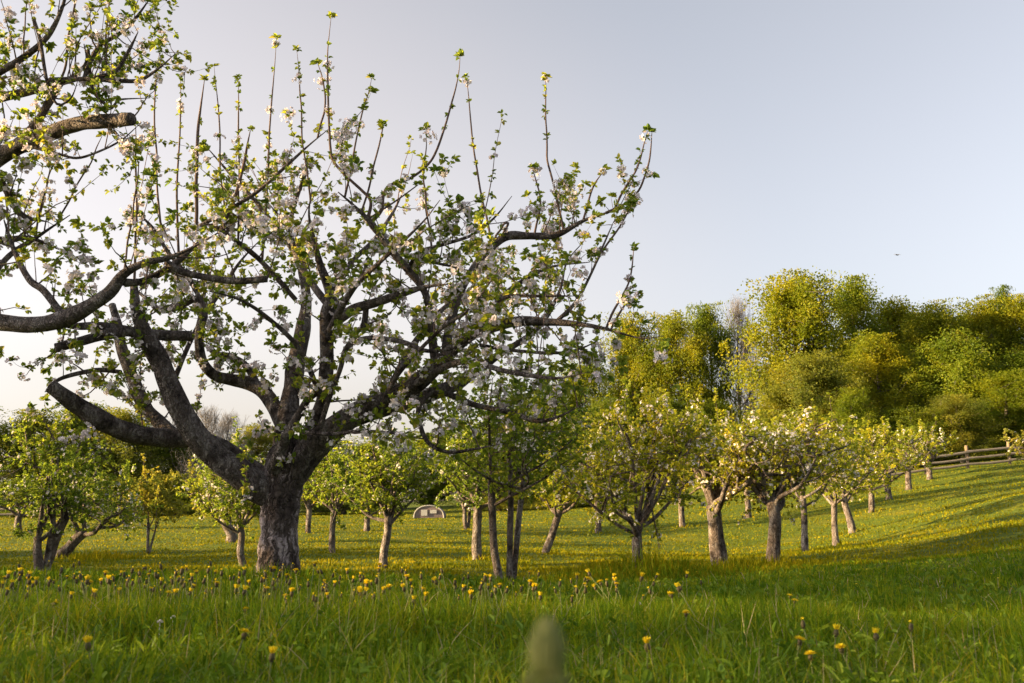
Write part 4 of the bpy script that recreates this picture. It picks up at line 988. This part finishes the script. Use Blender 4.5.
def dandelion(p, kind, label, scale=1.0, s=1, tilt=(0, 0), name='dandelion', group=None, parts=True):
    st, fl, br = DP[(kind, s)]
    root = empty(name, tuple(p), label, 'dandelion', group)
    root.rotation_euler = (tilt[0], tilt[1], s * 2.1); root.scale = (scale,) * 3
    for nm, me in (('stem', st), ('petals', fl), ('bracts', br)):
        o = bpy.data.objects.new(nm, me); C.objects.link(o); o.parent = root
def along(u, v, hgt):
    """where the sight line (u, v) is hgt above the ground"""
    lo = None
    for Y in np.arange(1.2, 20, .1):
        p = at(u, v, Y)
        if p[2] - gz(p[0], p[1]) < hgt: return p
    return at(u, v, 8)
near = [(245, 633, 'open', 'bright yellow open dandelion in the grass below the left side of the old trunk'),
 (272, 656, 'half', 'small yellow dandelion low at the bottom of the picture left of the middle'),
 (88, 645, 'half', 'pair-topped yellow dandelion low in the left foreground grass'),
 (647, 646, 'half', 'yellow dandelion with a dark calyx right beside the big blurred bud'),
 (836, 632, 'half', 'tall yellow dandelion on a dark calyx, left upper one of the right foreground cluster'),
 (841, 648, 'open', 'yellow dandelion directly below the tall one in the right foreground cluster'),
 (876, 636, 'half', 'yellow half-open dandelion between the tall one and the dark rightmost one'),
 (911, 627, 'closed', 'nearly closed dark dandelion with a yellow tip, rightmost of the foreground cluster'),
 (803, 624, 'closed', 'dark closed dandelion bud at the upper left of the right foreground cluster'),
 (800, 640, 'open', 'small yellow dandelion below the dark closed bud at right'),
 (810, 655, 'open', 'lowest yellow dandelion of the right foreground'),
 (790, 596, 'open', 'yellow dandelion pair, left one, on the lawn below the gnarled apple tree'),
 (795, 601, 'open', 'yellow dandelion pair, right one, on the lawn below the gnarled apple tree'),
 (686, 613, 'open', 'single yellow dandelion on the lawn between the low-limbed tree and the big bud')]
for i, (u, v, k, lab) in enumerate(near):
    p = along(u, v, .17); sc = {0: 1.35}.get(i, 1.1)
    dandelion(p, k, lab, sc, 1 + i % 3, (random.Random(i).uniform(-.2, .35), random.Random(i + 9).uniform(-.25, .25)))
rng = np.random.default_rng(31)
cnt = 0
while cnt < 280:
    u = rng.uniform(0, 590) if rng.random() < .9 else rng.uniform(560, 700)
    Y = rng.normal(5.7, .6)
    if u > 380 and rng.random() < .4: continue
    x_ = (u - 512) / FPX * Y; g = gz(x_, Y); h = rng.uniform(.14, .28)
    if Y < 4.6 or Y > 7.6: continue
    k = rng.choice(['closed', 'half', 'open'], p=[.68, .22, .10] if u < 340 else [.5, .3, .2])
    dandelion((x_, Y, g + h), k, {'closed': 'closed dark-brown dandelion head in the band of dandelions under the old apple tree',
              'half': 'half-open dandelion showing a yellow tuft in the band under the old apple tree', 'open': 'fully open yellow dandelion in the band of dandelions under the old apple tree'}[k],
              rng.uniform(.75, 1.25), int(rng.integers(1, 4)), tuple(rng.normal(0, .2, 2)), group={'closed': 'closed dandelions in the band', 'half': 'half-open dandelions in the band', 'open': 'open dandelions in the band'}[k])
    cnt += 1
# small white clover-like heads here and there in the near grass
m = Mesh(); rng_c = np.random.default_rng(12)
for (u, v) in ((173, 618), (196, 612), (160, 622), (640, 604)):
    p = along(u, v, .12); blossoms(m, p[None], np.array([[0, 0, 1.]]), 9, .011, rng_c, 4, .8)
    P = smooth_path([(p[0] + .01, p[1], gz(p[0], p[1]) - .01, .0015), (p[0], p[1], (p[2] + gz(p[0], p[1])) / 2, .0014), (*p, .0013)], .03); tube(m, P, 4)
tag(m.build('clover_flowers', PETAL_WHITE), 'small whitish clover heads scattered low in the near grass', 'clover', kind='stuff')
# countless far specks of yellow
N = 600; r = 9 * (62 / 9) ** rng.random(N); x = r * np.tan(rng.uniform(-.5, .52, N))
kp = lump(x, r, .5, 8) + rng.normal(0, .25, N) > -.05; x, r = x[kp], r[kp]; n = len(x)
z = ground(x, r) + grass_h(x, r) * .8
m = Mesh(); l = .013 * np.maximum(1, r / 24)
for k in range(3):
    a = rng.uniform(0, 6.28, n); leaves(m, np.stack([x, r, z], -1), np.stack([np.cos(a), np.sin(a), np.full(n, .3)], -1), l, l * .9, rng, up=np.tile([0, -.5, 1.], (n, 1)), fold=.05, droop=0)
tag(m.build('lawn_dandelions', YELLOW), 'countless tiny yellow dandelions scattered over the lawn', 'dandelions', kind='stuff')

# the large blurred bud close to the lens
bp = at(547, 672, .47); br = empty('dandelion_bud', tuple(bp), 'large blurred green dandelion bud close to the camera at the bottom', 'dandelion bud')
m = Mesh(); rng = np.random.default_rng(2)
tube(m, smooth_path([(0, 0, 0, .005), (0, 0, .002, .0085), (0, 0, .009, .0088), (0, 0, .017, .0075), (0, 0, .023, .0052), (0, 0, .026, .002)], .001), 18, .02, rng)
n = 14; a = np.linspace(0, 6.28, n, endpoint=False)
for i in range(n):
    c, s = math.cos(a[i]), math.sin(a[i])
    tube(m, smooth_path([(c * .0086, s * .0086, .002, .0014), (c * .0090, s * .0090, .010, .0016), (c * .0074, s * .0074, .018, .0012), (c * .003, s * .003, .026, .0005)], .002), 5)
m.build('bud', BRACT_GREEN, br, True); br.scale = (.8, .8, .92)
m = Mesh(); D = np.stack([np.cos(a), np.sin(a), np.full(n, -.5)], -1)
leaves(m, np.stack([np.cos(a) * .006, np.sin(a) * .006, np.full(n, .001)], -1), D, np.full(n, .014), np.full(n, .0045), rng, up=np.tile([0, 0, 1.], (n, 1)), droop=.5)
m.build('bracts', BRACT_GREEN, br)
m = Mesh(); g0 = (gz(bp[0], bp[1]) - bp[2]) / .92
tube(m, smooth_path([(.01, .02, g0 - .01, .004), (.004, .008, g0 * .5, .0038), (0, 0, .001, .0038)], .03), 8); m.build('stem', STEM, br, True)
# a few soft blades right before the lens
m = Mesh()
for u, v, Y, dx, hh in [(118, 600, .95, .05, .0), (40, 640, .9, -.03, 0), (960, 640, .9, .02, 0), (820, 655, .8, -.04, 0), (330, 655, .85, .03, 0), (1010, 620, 1.0, .03, 0), (450, 665, .8, .01, 0), (700, 660, .85, -.03, 0)]:
    p = at(u, v, Y); g = gz(p[0], Y); b0 = np.array([p[0] - dx, Y, g])
    ts = np.linspace(0, 1, 8); cc = b0 + (p - b0) * ts[:, None]; cc[:, 0] += dx * (ts ** 2 - ts)
    ww = .0032 * (1 - ts ** 2.5) + .0002
    V = np.concatenate([cc - np.array([1, .3, 0]) * ww[:, None], cc + np.array([1, -.3, 0]) * ww[:, None]])
    m.add(V, [(i, i + 1, 9 + i, 8 + i) for i in range(7)])
tag(m.build('grass_blades', GRASS), 'a few soft blurred grass blades nearest the camera', 'grass', kind='stuff')
print('polys', sum(len(o.data.polygons) for o in bpy.data.objects if o.type == 'MESH'))
